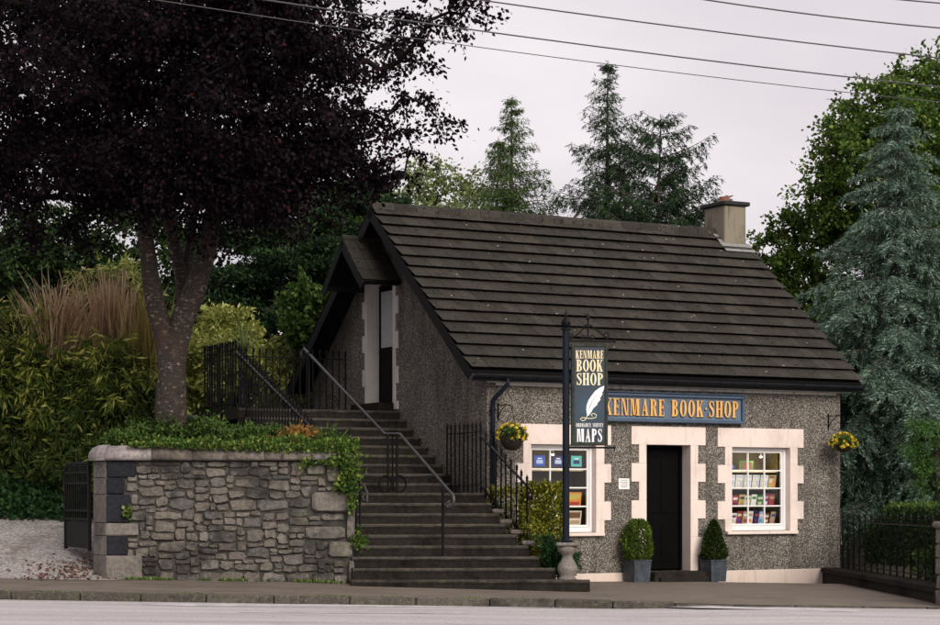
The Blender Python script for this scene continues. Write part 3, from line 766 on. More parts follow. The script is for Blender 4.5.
    if ch == 'V': return [qd((.0, 1-sf), (.18, 1-sf), (.33, .05), (.26, 0)), qd((.26, 0), (.33, .05), (.52, 1-sf), (.45, 1-sf)), rc(-.04, 1-sf, .23, 1), rc(.38, 1-sf, .57, 1)], .56
    if ch == 'Y': return stem(.20, 0, .45, False, True)+[qd((.02, 1-sf), (.19, 1-sf), (.37, .45), (.20, .45)), qd((.29, .45), (.37, .45), (.52, 1-sf), (.45, 1-sf)), rc(-.03, 1-sf, .23, 1), rc(.38, 1-sf, .57, 1)], .55
    if ch == '.': return [[(.09+.07*math.cos(R(a)), .5+.07*math.sin(R(a))) for a in range(0, 360, 45)]], .18
    return [], .34
def text(s, x0, x1, z0, h, fn, mat, parent, depth=.012, name='letter', gap=.10, **kw):
    """fn(x,z,d) -> local 3d; each letter one mesh; text is fitted to x0..x1"""
    gl = [glyph(c, **kw) for c in s]; tot = sum(w for _, w in gl)+gap*(len(s)-1); k = (x1-x0)/tot; x = 0
    for c, (ps, w) in zip(s, gl):
        if ps:
            mb = MB()
            for i, p in enumerate(ps):
                d = depth + .00035*(i % 7)
                q = [(x0+(x+a)*k, z0+b_*h) for a, b_ in p]
                mb.prism(q, lambda a, b_: fn(a, b_, 0), lambda a, b_: fn(a, b_, d))
            mb.build(name, mat, parent)
        x += w+gap
# ------------------------------------------------------------------ sign board over the door
sa, sb_ = F(590), F(741); z1 = F(741, 396.5)[1]; z0 = F(741, 424.5)[1]
sign = thing('shop_sign', 'slate blue fascia board with raised gold serif letters above the shop door', 'sign', tuple(loc2w((sa+sb_)/2, -.03, z0)), TH)
cxm = (sa+sb_)/2
def LS(mb): mb.v = [(x-cxm, y+.03, z-z0) for x, y, z in mb.v]; return mb
LS(MB().bbox((sa+.04, -.075, z0+.04), (sb_-.04, -.006, z1-.04), .004)).build('board', M['signblue2'], sign)
fr = MB(); e = .055
fr.bbox((sa, -.125, z0), (sb_, -.004, z0+e), .012); fr.bbox((sa, -.125, z1-e), (sb_, -.004, z1), .012)
fr.bbox((sa, -.125, z0+e), (sa+e, -.004, z1-e), .012); fr.bbox((sb_-e, -.125, z0+e), (sb_, -.004, z1-e), .012)
LS(fr).build('frame', M['signblue'], sign)
LS(MB().bbox((sa-.03, -.15, z1+.001), (sb_+.03, -.004, z1+.02), .006)).build('drip_moulding', M['signblue'], sign)
tz0 = z0 + .105; th_ = (z1-z0)-.20
text('KENMARE BOOK.SHOP', F(601), F(734.5), tz0, th_, lambda a, b_, d: (a-cxm, -.075-.016-d+.03, b_-z0), M['gold'], sign, .014, gap=.13)
text('KENMARE BOOK.SHOP', F(601)+.012, F(734.5)+.012, tz0-.012, th_, lambda a, b_, d: (a-cxm, -.0755-d+.03, b_-z0), M['navy'], sign, .010, name='letter_shadow', gap=.13)

# ------------------------------------------------------------------ hanging sign on its post
PY = 29.0; PX = (566-470)*PY/FPX; pz = G(PX, PY)
def post_at(px, py): return at(px, py, PY)
ped = thing('stone_pedestal', 'weathered pale stone baluster pedestal under the sign post', 'pedestal', (PX+.02, PY, pz))
h0 = .10; hb = post_at(570, 546).z - pz
MB().bbox((-.16, -.16, -.15), (.16, .16, h0+.05), .02).build('base_block', M['baluster'], ped)
k = hb-h0-.05
MB().lathe([(.13, 0), (.135, .05*k), (.11, .10*k), (.11, .16*k), (.15, .30*k), (.14, .42*k), (.085, .62*k), (.075, .70*k), (.09, .76*k), (.135, .84*k), (.145, .9*k), (.145, k)], 18, (0, 0, h0+.05)).build('baluster', M['baluster'], ped, smooth=True)
MB().bbox((-.165, -.165, hb-.001), (.165, .165, hb+.05), .02).build('cap', M['baluster'], ped)
zb = pz+hb+.05
hs = thing('hanging_sign', 'tall navy hanging sign with a white quill on an ornate iron post', 'sign', (PX, PY, zb))
ztop = post_at(566, 330).z-zb
MB().tube([(0, 0, 0), (0, 0, ztop)], .052, 12).build('post', M['navy'], hs, smooth=False)
MB().lathe([(.07, 0), (.075, .03), (.055, .05), (.055, .07)], 12).build('post_collar', M['navy'], hs)
MB().lathe([(.075, 0), (.075, .02), (.04, .03), (.065, .08), (.07, .11), (.04, .17), (.02, .19), (.03, .21), (.012, .25), (.002, .30)], 12, (0, 0, ztop)).build('finial', M['iron'], hs)
# board (faces the street)
bx0, bx1 = .075, .075+.53; bz1 = post_at(590, 344).z-zb; bz0 = post_at(590, 445.5).z-zb
rot = R(5); cr, sr = math.cos(rot), math.sin(rot)
def HB(x, y, z): return (x*cr - y*sr, x*sr + y*cr, z)
def HS(mb): mb.v = [HB(*q) for q in mb.v]; return mb
M['signface'] = None
m, n, b = mat_new('sign_face_blue'); p = coords(n, 'Object')
r_ = ramp(n, [(0, (.010, .055, .10)), (.45, (.008, .03, .055)), (1, (.006, .014, .028))])   # printed radial blue
gr = n.nodes.new('ShaderNodeVectorMath'); gr.operation = 'LENGTH'
mp_ = node(n, 'ShaderNodeMapping'); mp_.inputs['Location'].default_value = (-(bx0+bx1)/2*2.4, 0, -(bz0*.62+bz1*.38)*2.4); mp_.inputs['Scale'].default_value = (2.4, 0, 2.4)
n.links.new(p, mp_.inputs[0]); n.links.new(mp_.outputs[0], gr.inputs[0]); n.links.new(gr.outputs['Value'], r_.inputs[0]); n.links.new(r_.outputs[0], b.inputs['Base Color']); b.inputs['Roughness'].default_value = .45
M['signface'] = m
M['mossframe'] = simple('mossy_dark_frame', (.016, .022, .014), .8, var=.8, scale=12, bump=.4)
bd = HS(MB().box((bx0+.03, -.030, bz0+.03), (bx1-.03, .030, bz1-.03))).build('sign_board', M['signface'], hs)
fr = MB(); e = .042
fr.bbox((bx0, -.045, bz0), (bx0+e, .045, bz1), .006); fr.bbox((bx1-e, -.045, bz0), (bx1, .045, bz1), .006); fr.bbox((bx0+e, -.045, bz0), (bx1-e, .045, bz0+e), .006); fr.bbox((bx0+e, -.045, bz1-e), (bx1-e, .045, bz1), .006)
HS(fr).build('sign_frame', M['mossframe'], hs)
zt = bz1+.045                         # scrolled bracket above, bar below
for z in (zt, bz0-.03): MB().tube([HB(0, 0, z), HB(bx1+.10, 0, z)], .014, 8).build('bracket_bar', M['iron'], hs)
def scroll(cx, cz, r0, turns, a0, sg=1, n=22): return [(cx+sg*(r0*(1-.72*i/n))*math.cos(a0+turns*2*math.pi*i/n), cz+(r0*(1-.72*i/n))*math.sin(a0+turns*2*math.pi*i/n)) for i in range(n+1)]
mxx = (bx0+bx1)/2-.02
sc_ = MB()
sc_.tube([HB(mxx, 0, zt), HB(mxx, 0, zt+.30)], .012, 6)
sc_.tube([HB(mxx+.02, 0, zt+.24), HB(mxx+.16, 0, zt+.14), HB(bx1-.02, 0, zt+.05)], .011, 6)
sc_.tube([HB(mxx-.02, 0, zt+.24), HB(mxx-.12, 0, zt+.12), HB(mxx-.24, 0, zt+.03)], .011, 6)
for cx, cz, r0, a0, sg in ((bx1-.02, zt+.085, .055, -1.57, 1), (mxx-.25, zt+.07, .05, -1.57, -1), (mxx+.06, zt+.06, .045, 3.1, 1), (mxx-.06, zt+.06, .045, 3.1, -1)):
    sc_.tube([HB(x, 0, z) for x, z in scroll(cx, cz, r0, 1.3, a0, sg)], .009, 5)
sc_.build('scrollwork', M['iron'], hs)
MB().lathe([(.0, 0), (.03, .03), (.02, .06), (.008, .09), (.001, .13)], 8, HB(mxx, 0, zt+.29)).build('bracket_finial', M['iron'], hs)
for z in (zt, bz0-.03): MB().lathe([(.002, 0), (.02, .02), (.02, .04), (.002, .06)], 8, HB(bx1+.10, 0, z-.03)).build('bar_knob', M['iron'], hs)
fn = lambda a, b_, d: HB(a, -.031-d, b_)
bw_, bh_ = bx1-bx0, bz1-bz0
lx0, lx1 = bx0+.062, bx1-.062
def zz_(py): return bz1 - (py-344)/(445.5-344)*bh_
text('KENMARE', lx0, lx1, zz_(358.5), zz_(350.5)-zz_(358.5), fn, M['cream'], hs, .002, gap=.09)
text('BOOK', lx0+.01, lx1-.01, zz_(371.5), zz_(359.6)-zz_(371.5), fn, M['cream'], hs, .002, gap=.08)
text('SHOP', lx0+.01, lx1-.01, zz_(385.2), zz_(373)-zz_(385.2), fn, M['cream'], hs, .002, gap=.08)
text('ORDNANCE SURVEY', lx0+.005, lx1-.005, zz_(427), zz_(423.2)-zz_(427), fn, M['white'], hs, .0015, gap=.10, T=.16, t=.10)
text('MAPS', lx0+.02, lx1-.02, zz_(442), zz_(428.8)-zz_(442), fn, M['white'], hs, .002, gap=.12, T=.22, t=.13, sf=.035, se=.008)
qp = [(.46, 416), (.42, 414), (.40, 409), (.42, 404.5), (.47, 400), (.55, 396), (.66, 391), (.80, 387.5), (.93, 385.7), (.91, 390), (.86, 393), (.88, 394), (.80, 398.5), (.82, 399.6), (.72, 403.5), (.73, 404.6), (.60, 408.5), (.55, 412)]
qx = lambda u: bx0 + (.03+.94*u)*bw_
MB().prism([(qx(u), zz_(v)) for u, v in qp], lambda a, b_: fn(a, b_, 0), lambda a, b_: fn(a, b_, .002)).build('quill', M['white'], hs)
ql = MB()
for poly in stroke([(qx(u), zz_(v)) for u, v in ((.46, 413), (.41, 417), (.37, 420), (.30, 421), (.22, 419), (.28, 417.6), (.40, 418.2), (.55, 418.6), (.68, 417.5), (.70, 415), (.62, 413.2), (.54, 414.5), (.58, 416.5))], [.010]*13):
    ql.prism(poly, lambda a, b_: fn(a, b_, 0), lambda a, b_: fn(a, b_, .0015))
ql.build('flourish', M['cream'], hs)
MB().prism([(qx(u), zz_(v)) for u, v in ((.45, 413), (.50, 406), (.60, 399.5), (.80, 390.5), (.60, 400.2), (.51, 407))], lambda a, b_: fn(a, b_, .0022), lambda a, b_: fn(a, b_, .0026)).build('quill_rib', M['lead'], hs)

# ------------------------------------------------------------------ plaque beside the door
ps, pzc = F(623.5, 484)
pq = thing('wall_plaque', 'small white enamel plaque on the pebbledash left of the shop door', 'plaque', tuple(loc2w(ps, -.01, pzc-.09)), TH)
MB().bbox((-.105, -.012, 0), (.105, .01, .18), .006).build('plate', M['white'], pq)
for i, (w, z) in enumerate(((.07, .145), (.08, .115), (.055, .09), (.075, .06), (.05, .035))):
    mb = MB(); x = -w
    while x < w: l = random.uniform(.012, .03); mb.box((x, -.0135, z), (min(x+l, w), -.0125, z+.012)); x += l+.007
    mb.build('text_line', M['lead'], pq)
# ------------------------------------------------------------------ window displays
PAL = {'blue': (.03, .08, .42), 'red': (.34, .05, .05), 'white': (.75, .74, .72), 'orange': (.75, .25, .04), 'green': (.05, .22, .05), 'purple': (.14, .04, .16), 'yellow': (.52, .42, .10), 'teal': (.08, .42, .40), 'pale blue': (.42, .52, .70), 'navy': (.02, .025, .12), 'tan': (.45, .32, .18), 'pink': (.55, .28, .30), 'brown': (.16, .08, .04), 'cream': (.68, .62, .48)}
PM = {k: simple('cover_'+k.replace(' ', '_'), v, .4, var=.12, scale=25) for k, v in PAL.items()}
M['page'] = simple('page_edges', (.65, .6, .5), .8)
def book(s, y, z, w, h, col, tilt, label, prints, name='book', group=None, th=.02, yaw=0):
    t = thing(name, label, 'book' if name == 'book' else 'leaflet' if name == 'leaflet' else 'poster', tuple(loc2w(s, y, z)), TH+yaw, group)
    c, sn = math.cos(tilt), math.sin(tilt)
    def T(mb): mb.v = [(x, yy*c + zz*sn, -yy*sn + zz*c) for x, yy, zz in mb.v]; return mb
    if name == 'book':
        cv = MB(); cv.bbox((-w/2, 0, 0), (w/2, .003, h), .001); cv.bbox((-w/2, th-.003, 0), (w/2, th, h), .001); cv.bbox((-w/2, .003, 0), (-w/2+.003, th-.003, h), .001)
        T(cv).build('cover', PM[col], t); T(MB().box((-w/2+.0035, .0032, .004), (w/2-.004, th-.0032, h-.004))).build('pages', M['page'], t)
    else: T(MB().bbox((-w/2, 0, 0), (w/2, .004, h), .001)).build('sheet', PM[col], t)
    for (u0, u1, v0, v1, pc) in prints:
        T(MB().box((-w/2+u0*w, -.0012, v0*h), (-w/2+u1*w, -.0004, v1*h))).build('cover_print', PM[pc], t)
def cabinet(g, wname, cols):
    a3, b3, c3, d3, pw, ph, y1 = g
    t = thing('display_shelf', 'olive backed display shelves inside the window ' + wname, 'shelf', tuple(loc2w((a3+b3)/2, .25, c3-.03)), TH)
    w = (b3-a3)/2+.06; H_ = d3-c3+.06
    MB().box((-w, .40, 0), (w, .43, H_)).build('back_panel', M['olive'], t)
    for sg in (-1, 1): MB().box((sg*w-.015, .02, 0), (sg*w+.015, .40, H_)).build('side_panel', M['olive'], t)
    for j in range(4): MB().bbox((-w+.016, .02, ph*j+(0 if j else 0)), (w-.016, .40, ph*j+.022), .004).build('shelf', M['olive' if j < 3 else 'cream'], t)
M['olive'] = simple('olive_board', (.075, .06, .02), .7, var=.2)
cabinet(w2g, 'right of the door', 0); cabinet(w1g, 'beside the sign post', 0)
def lamp(s, y, z, where, power):
    t = thing('spot_lamp', 'small warm spot lamp lit inside the window ' + where, 'lamp', tuple(loc2w(s, y, z)), TH, 'window display lamps')
    MB().lathe([(.012, .05), (.014, .035), (.032, .01), (.036, -.012), (.03, -.012), (.026, .0)], 10).build('lamp_shade', M['white'], t)
    MB().lathe([(.004, .01), (.02, -.002), (.022, -.014), (.012, -.024), (.002, -.027)], 10).build('bulb', M['bulb'], t, smooth=True)
    MB().tube([(0, 0, .05), (0, 0, .14)], .006, 5).build('stem', M['white'], t)
    pl = bpy.data.lights.new('bulb_light', 'POINT'); pl.energy = power; pl.color = (1, .78, .52); pl.shadow_soft_size = .03
    o = bpy.data.objects.new('bulb_light', pl); COL.objects.link(o); o.parent = t; o.location = (0, -.02, -.06)
m, n, b = mat_new('lit_bulb'); b.inputs['Emission Color'].default_value = (1, .82, .55, 1); b.inputs['Emission Strength'].default_value = 14; M['bulb'] = m
a3, b3, c3, d3, pw, ph, y1 = w2g
wh = 'right of the door'
for i, u in enumerate((.10, .72)): lamp(a3+(b3-a3)*u, .30, d3-.05, wh + (', above the blue mug' if i == 0 else ', above the map leaflets'), 1.7)
R2 = c3-.03
sh = lambda j: R2 + ph*j + .022
rows_ = {
 0: [('purple', 'white'), ('white', 'purple'), ('red', 'cream'), ('tan', 'white'), ('white', 'tan'), ('navy', 'red'), ('pale blue', 'white'), ('brown', 'cream'), ('tan', 'blue')],
 1: [('pale blue', 'white'), ('red', 'white'), ('yellow', 'navy'), ('cream', 'green'), ('white', 'green'), ('green', 'white'), ('purple', 'pink'), ('red', 'tan')]}
shelfname = {0: 'bottom', 1: 'middle'}
for j, lst in rows_.items():
    nB = len(lst)
    for i, (c_, pc) in enumerate(lst):
        w = (b3-a3)/nB*.93; s = a3 + (b3-a3)*(i+.5)/nB
        book(s, .30+random.uniform(0, .03), sh(j), w, ph*.70*random.uniform(.85, 1.05), c_, -.22+random.uniform(-.06, .05),
             '%s book with %s panel, number %s on the %s shelf %s' % (c_, pc, ['one', 'two', 'three', 'four', 'five', 'six', 'seven', 'eight', 'nine'][i], shelfname[j], wh),
             [(.12, .88, .62, .82, pc), (.2, .8, .15, .4, random.choice(list(PAL)))], group='books in the lit window', yaw=random.uniform(-.1, .1))
for i in range(6):
    w = (b3-a3)/6*.9; s = a3+(b3-a3)*(i+.5)/6
    col = 'white' if i < 5 else 'tan'
    book(s, .28, sh(2), w, ph*.80, col, -.20, ['white map leaflet beside the window jamb nearest the door', 'white map leaflet second from the door end of the upper shelf', 'white map leaflet in the middle of the upper shelf', 'white map leaflet with two white leaflets on its door side', 'white map leaflet standing next to the tan leaflet', 'tan map leaflet with orange print on the upper shelf'][i],
         [(.12, .85, .80, .90, 'pale blue' if i < 5 else 'brown'), (.12, .5, .45, .7, 'cream'), (.55, .85, .2, .6, 'pale blue' if i < 5 else 'orange'), (.1, .5, .1, .35, 'cream' if i < 5 else 'yellow')], 'leaflet', 'map leaflets in the lit window', yaw=random.uniform(-.08, .08))
mug = thing('mug', 'blue glazed mug on the top shelf of the lit window', 'mug', tuple(loc2w(a3+pw*.45, .33, sh(3))), TH)
MB().lathe([(.035, 0), (.045, .01), (.048, .10), (.043, .10), (.04, .02), (.005, .015)], 14).build('cup', PM['navy'], mug, smooth=True)
MB().tube([(.045, 0, .08), (.075, 0, .075), (.08, 0, .05), (.07, 0, .03), (.045, 0, .025)], .007, 6).build('handle', PM['navy'], mug)
book(a3+pw*1.5, .42, sh(3), pw*.85, ph*.6, 'green', -.1, 'green framed picture card on the top shelf of the lit window', [(.1, .9, .12, .85, 'brown')], 'leaflet')
# left window: posters on the glass and picture books below
a3, b3, c3, d3, pw, ph, y1 = w1g; R1 = c3-.03
for i, (c_, pc) in enumerate((('blue', 'pale blue'), ('navy', 'pale blue'), ('teal', 'navy'))):
    book(a3+pw*(i+.5), y1+.05, d3-ph*.86, pw*.58, ph*.58, c_, 0, '%s card hung at the top of the window beside the sign post' % {'blue': 'bright blue', 'navy': 'dark navy', 'teal': 'pale teal'}[c_], [(.2, .8, .25, .6, pc), (.3, .7, .68, .78, 'white')], 'poster')
for j, i, c_, pc, l in ((1, 2, 'orange', 'yellow', 'orange picture book on the upper shelf of the window beside the sign post'), (0, 2, 'cream', 'brown', 'cream landscape book on the bottom shelf of the window beside the sign post'), (1, 0, 'tan', 'white', 'tan picture book on the upper shelf behind the golden hedge'), (0, 1, 'pale blue', 'white', 'pale blue book on the bottom shelf behind the sign post'), (1, 1, 'green', 'cream', 'green book on the upper shelf behind the sign post')):
    book(a3+pw*(i+.5), .28, R1+ph*j+.022, pw*.86, ph*.80, c_, -.2, l, [(.08, .92, .5, .9, pc), (.3, .9, .1, .35, 'red' if c_ == 'orange' else 'tan')])
lamp(a3+pw*1.5, .33, d3-.05, 'beside the sign post', .8)

# ------------------------------------------------------------------ foliage helpers
def unit(n, r=rng):
    v = r.normal(size=(n, 3)); return v/np.linalg.norm(v, axis=1, keepdims=True)
def leafarr(P, D, size, ratio, jit=.35):
    """diamond leaves: P base points, D directions"""
    n = len(P); D = D + rng.normal(size=(n, 3))*jit; D /= np.linalg.norm(D, axis=1, keepdims=True)+1e-9
    S = np.cross(D, unit(n)); S /= np.linalg.norm(S, axis=1, keepdims=True)+1e-9
    L_ = (size*rng.uniform(.65, 1.25, n))[:, None]; w = L_*ratio*.5
    N = np.cross(D, S)
    V = np.empty((n, 4, 3)); V[:, 0] = P; V[:, 1] = P + D*L_*.45 + S*w + N*w*.25; V[:, 2] = P + D*L_; V[:, 3] = P + D*L_*.45 - S*w + N*w*.25
    Fc = np.arange(n*4).reshape(n, 4); return V.reshape(-1, 3), Fc
def leaves(name, P, D, size, ratio, mat, parent=None, jit=.35):
    V, Fc = leafarr(np.asarray(P, float), np.asarray(D, float), size, ratio, jit)
    if parent is not None:
        iv = np.array(wm(parent).inverted()); V = V @ iv[:3, :3].T + iv[:3, 3]
    return link(name, npmesh(name, V, Fc, mat), parent)
def ell(n, c, r, p=.5, flat=1):
    u = unit(n); q = rng.uniform(0, 1, n)**p; return np.array(c) + u*q[:, None]*np.array(r)

# ------------------------------------------------------------------ potted box by the door
def planter(px, mat, cone, label, plabel):
    s = F(px); z = G(*loc2w(s, -.25)[:2]) - .004
    w = .165; hgt = .34; yc = -.26
    t = thing('planter', label, 'planter', tuple(loc2w(s, yc, z)), TH, 'zinc planters by the door')
    mb = MB(); b0 = w*.88
    mb.add([(-b0, -b0, 0), (b0, -b0, 0), (b0, b0, 0), (-b0, b0, 0), (-w, -w, hgt), (w, -w, hgt), (w, w, hgt), (-w, w, hgt)], [(0, 3, 2, 1), (0, 1, 5, 4), (1, 2, 6, 5), (2, 3, 7, 6), (3, 0, 4, 7)])
    mb.build('body', M['zinc'], t)
    rim = MB(); e = .02
    rim.bbox((-w-.01, -w-.01, hgt), (w+.01, -w+e, hgt+.025), .004); rim.bbox((-w-.01, w-e, hgt), (w+.01, w+.01, hgt+.025), .004); rim.bbox((-w-.01, -w+e, hgt), (-w+e, w-e, hgt+.025), .004); rim.bbox((w-e, -w+e, hgt), (w+.01, w-e, hgt+.025), .004); rim.build('rim', M['zinc'], t)
    MB().box((-w+e, -w+e, hgt-.03), (w-e, w-e, hgt-.01)).build('soil', M['soil'], t)
    q = thing('box_shrub', plabel, 'shrub', tuple(loc2w(s, yc, z+hgt-.01)), TH)
    base = wm(q).translation; n = 5200; H_ = .66
    hN = rng.uniform(0, 1, n)
    rad = (.235*np.clip(1.0-hN, 0, 1)**.62*(.72+.28*np.clip(hN*8, 0, 1))) if cone else (.235*np.sqrt(np.clip(1-((hN-.42)/.60)**2, 0, 1)))
    a_ = rng.uniform(0, 2*math.pi, n); rr = rad*rng.uniform(.5, 1.05, n)**.5*(1+.08*np.sin(a_*3+hN*9))
    P = np.stack([base.x+rr*np.cos(a_), base.y+rr*np.sin(a_), base.z+.02+hN*H_], 1)
    D = np.stack([np.cos(a_), np.sin(a_), np.full(n, .5)], 1)
    leaves('foliage', P, D, .042, .6, M[mat], q, .6)
    MB().tube([(0, 0, -.02), (0, .005, .25), (0, 0, .5)], [.014, .012, .005], 6).build('stem', M['barkd'], q)
planter(628.5, 'box', False, 'aged zinc planter left of the shop door', 'rounded bright green box shrub left of the shop door')
planter(704.5, 'boxd', True, 'aged zinc planter right of the shop door', 'cone shaped dark green box shrub right of the shop door')
# ------------------------------------------------------------------ hanging baskets
def basket(px, py, cy, label, full):
    s, z = F(px, py); o = loc2w(s, cy, z)
    t = thing('hanging_basket', label, 'hanging basket', tuple(o), TH, 'flower baskets on the shop front')
    r = .20
    if full: MB().lathe([(.06, -.22), (.12, -.19), (.175, -.10), (.20, 0), (.19, .01)], 16).build('bowl', M['basket'], t, smooth=True)
    else: MB().lathe([(.05, -.13), (.12, -.10), (.165, -.03), (.17, .01)], 16).build('bowl', M['basket'], t, smooth=True)
    wr = MB()
    for k in range(3):
        a = 2*math.pi*k/3+.5; wr.tube([(r*.95*math.cos(a), r*.95*math.sin(a), 0), (0, 0, .42)], .004, 4)
    wr.build('chain', M['iron'], t)
    br = MB(); yb = -cy
    br.tube([(-.0, 0, .42), (-.0, 0, .47), (-.02, yb*.3, .50), (-.02, yb-.01, .50)], .009, 6); br.tube([(-.02, yb-.012, .30), (-.02, yb*.75, .42), (-.02, yb*.35, .495)], .008, 6); br.tube([(-.02, yb-.012, .26), (-.02, yb-.012, .54)], .012, 6)
    br.build('bracket', M['iron'], t)
    n = 900; P = ell(n, (o.x, o.y, o.z+.03), (.24, .24, .14), .4); P = P[P[:, 2] > o.z-.08]
    leaves('foliage', P, P-np.array(o)+np.array([0, 0, .1]), .06, .5, M['gshrub'], t, .5)
    nf = 62; C = ell(nf*3, (o.x, o.y, o.z+.04), (.255, .255, .17), .15); C = C[(C[:, 2] > o.z-.05)][:nf]
    Ps = []; Ds = []
    for c in C:
        nn = (c-np.array(o)); nn /= np.linalg.norm(nn); a1 = np.cross(nn, [0, 0, 1.]); a1 /= np.linalg.norm(a1)+1e-6; a2 = np.cross(nn, a1)
        for k in range(5):
            a = 2*math.pi*k/5; Ps.append(c); Ds.append(a1*math.cos(a)+a2*math.sin(a)+nn*.35)
    leaves('blossoms', Ps, Ds, .046, .95, M['petal'], t, .05)
basket(499, 437, -.42, 'full hanging basket of yellow flowers in a dark bowl beside the downpipe', True)
basket(829, 445, -.40, 'round hanging basket of yellow flowers at the cottage corner by the cedar', False)

# ------------------------------------------------------------------ stone staircase
NB = [28.7+.2875*i for i in range(9)]
RIS = .156
def zst(i): return .208 + RIS*i
stair = thing('staircase', 'dark stone outdoor staircase climbing to the upper gable door', 'staircase', (-.4, 29.5, 0))
SL = -2.85
def leftX(Y):
    t = (Y-OY-ST*SL)/CT; return min(-1.70, OX+CT*SL-ST*t)
RPX = [590, 556, 540, 529, 517, 506, 499, 492, 485]
nos = []
for i in range(9):
    yl, yr = NB[i]-.05, NB[i]+.08; xr = (RPX[i]-470)*yr/FPX
    if i >= 5: yr = NB[i]+.03
    nos.append((Vector((leftX(yl), yl, 0)), Vector((xr, yr, 0)), zst(i)))
for k in range(9):
    i = 9+k; tr_ = .95+.265*k; A = loc2w(-.012, tr_); tl = tr_+.26; B = loc2w(SL, tl)
    nos.append((B, A, zst(i)))
step_ids = []
for i, (A, B, z) in enumerate(nos):
    C, D = (nos[i+1][0], nos[i+1][1]) if i+1 < len(nos) else (None, None)
    d = Vector((0, 1, 0)) if i < 8 else Vector((-ST, CT, 0))
    if C is None: C, D = A+d*2.0, B+d*2.0
    if i == 8: pass
    q0, q1, q2, q3 = A, B, D+(D-B).normalized()*.04, C+(C-A).normalized()*.04
    mb = MB(); zb_ = z-RIS-.02 if i else -.2; e = .014
    # tread slab with rounded nosing over a riser
    def ins(p, k): return p
    up = Vector((0, 0, 1)); f_n = -d*.006
    ring_ = lambda off, z_: [tuple(q0+off+up*z_), tuple(q1+off+up*z_), tuple(q2+up*z_), tuple(q3+up*z_)]
    zz1 = [(Vector((0, 0, 0)), zb_), (Vector((0, 0, 0)), z-.065), (f_n, z-.06), (f_n, z-e), (-f_n, z)]
    vs = []; fs = []
    for off, z_ in zz1: vs += ring_(off, z_)
    for r in range(len(zz1)-1):
        for c in range(4): fs.append((r*4+c, r*4+(c+1) % 4, r*4+4+(c+1) % 4, r*4+4+c))
    fs.append((len(vs)-4, len(vs)-3, len(vs)-2, len(vs)-1))
    # subdivide the front edge for an uneven line
    mb.add(vs, fs)
    so_ = mb.build('step' if i < 17 else 'landing', M['step'], stair, True)
    nm_ = MB(); K = 14                                     # paler nosing strip, its lower line uneven
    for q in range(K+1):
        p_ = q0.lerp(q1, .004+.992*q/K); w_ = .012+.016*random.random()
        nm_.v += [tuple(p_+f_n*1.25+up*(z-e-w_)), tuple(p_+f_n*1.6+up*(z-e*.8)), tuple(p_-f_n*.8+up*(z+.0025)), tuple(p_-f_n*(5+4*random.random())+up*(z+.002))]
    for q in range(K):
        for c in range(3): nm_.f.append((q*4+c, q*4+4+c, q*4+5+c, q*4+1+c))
    nm_.build('pale_nosing', M['nosing'], so_, True)
# pale end stones beside the lower flight
for i in (3, 4, 5, 6):
    A, B, z = nos[i]
    mb = MB().bbox((B.x-.10, B.y+.03, z+.001), (B.x+.10, B.y+.30, z+.07), .025); mb.v = [(x+random.uniform(-.01, .01), y, zz+random.uniform(-.008, .008)) for x, y, zz in mb.v]
    mb.build('end_stone', M['coping'], stair, True)
# ------------------------------------------------------------------ iron railings
def picket_mesh(h, nm='picket', r=.0145):
    mb = MB(); mb.tube([(0, 0, 0), (0, 0, h-.10)], r, 5); mb.lathe([(r, 0), (.026, .012), (.015, .03), (.024, .05), (.001, .105)], 6, (0, 0, h-.10)); return mb.mesh(nm, M['iron'])
_pk = {}
def pm(h):
    h = round(h, 2)
    if h not in _pk: _pk[h] = picket_mesh(h)
    return _pk[h]
def railing(label, runs, group=None, sp=.115, railmat='iron', extra=None):
    """runs: list of (A,B,height of rail A, B) A,B = 3d foot points; pickets stand proud of the top rail by .16"""
    A0 = runs[0][0]; t = thing('railing', label, 'railing', tuple(A0), 0, group)
    for A, B, h, low in runs:
        A, B = Vector(A), Vector(B); Ln = math.hypot(B.x-A.x, B.y-A.y); nP = max(2, int(Ln/sp))
        up = Vector((0, 0, 1))
        a, b_ = A+up*h, B+up*h
        def bar(P, Q, w, hh, nm, mat):
            d = (Q-P).normalized(); sd_ = d.cross(up).normalized()*w; u = up*hh
            MB().add([P+sd_-u, P-sd_-u, P-sd_+u, P+sd_+u, Q+sd_-u, Q-sd_-u, Q-sd_+u, Q+sd_+u], [(0, 1, 2, 3), (7, 6, 5, 4), (0, 4, 5, 1), (1, 5, 6, 2), (2, 6, 7, 3), (3, 7, 4, 0)]).build(nm, M[mat], t, True)
        bar(a, b_, .018, .008, 'top_rail', railmat)
        if low: bar(A+up*low, B+up*low, .014, .007, 'bottom_rail', 'iron')
        for k in range(nP+1):
            P = A.lerp(B, k/nP); hp = h+.17
            o = link('picket', pm(hp), t, tuple(P-Vector(A0)), (0, 0, random.uniform(0, 1)))
            o.location = P-Vector(A0); o.rotation_euler = (random.uniform(-.008, .008), random.uniform(-.008, .008), 0)
    return t
zl = zst(8)
PA = at(447, 493, 32.35); PA.z = zl; PB = at(481, 493, 31.15); PB.z = zl; PC = at(527, 540, 29.9)
PC.z = zst(3)
r1 = railing('black spiked railing stepping down beside the golden hedge', [(PA, PB, .95, .12), (PB, PC, .88, .10)], sp=.15)
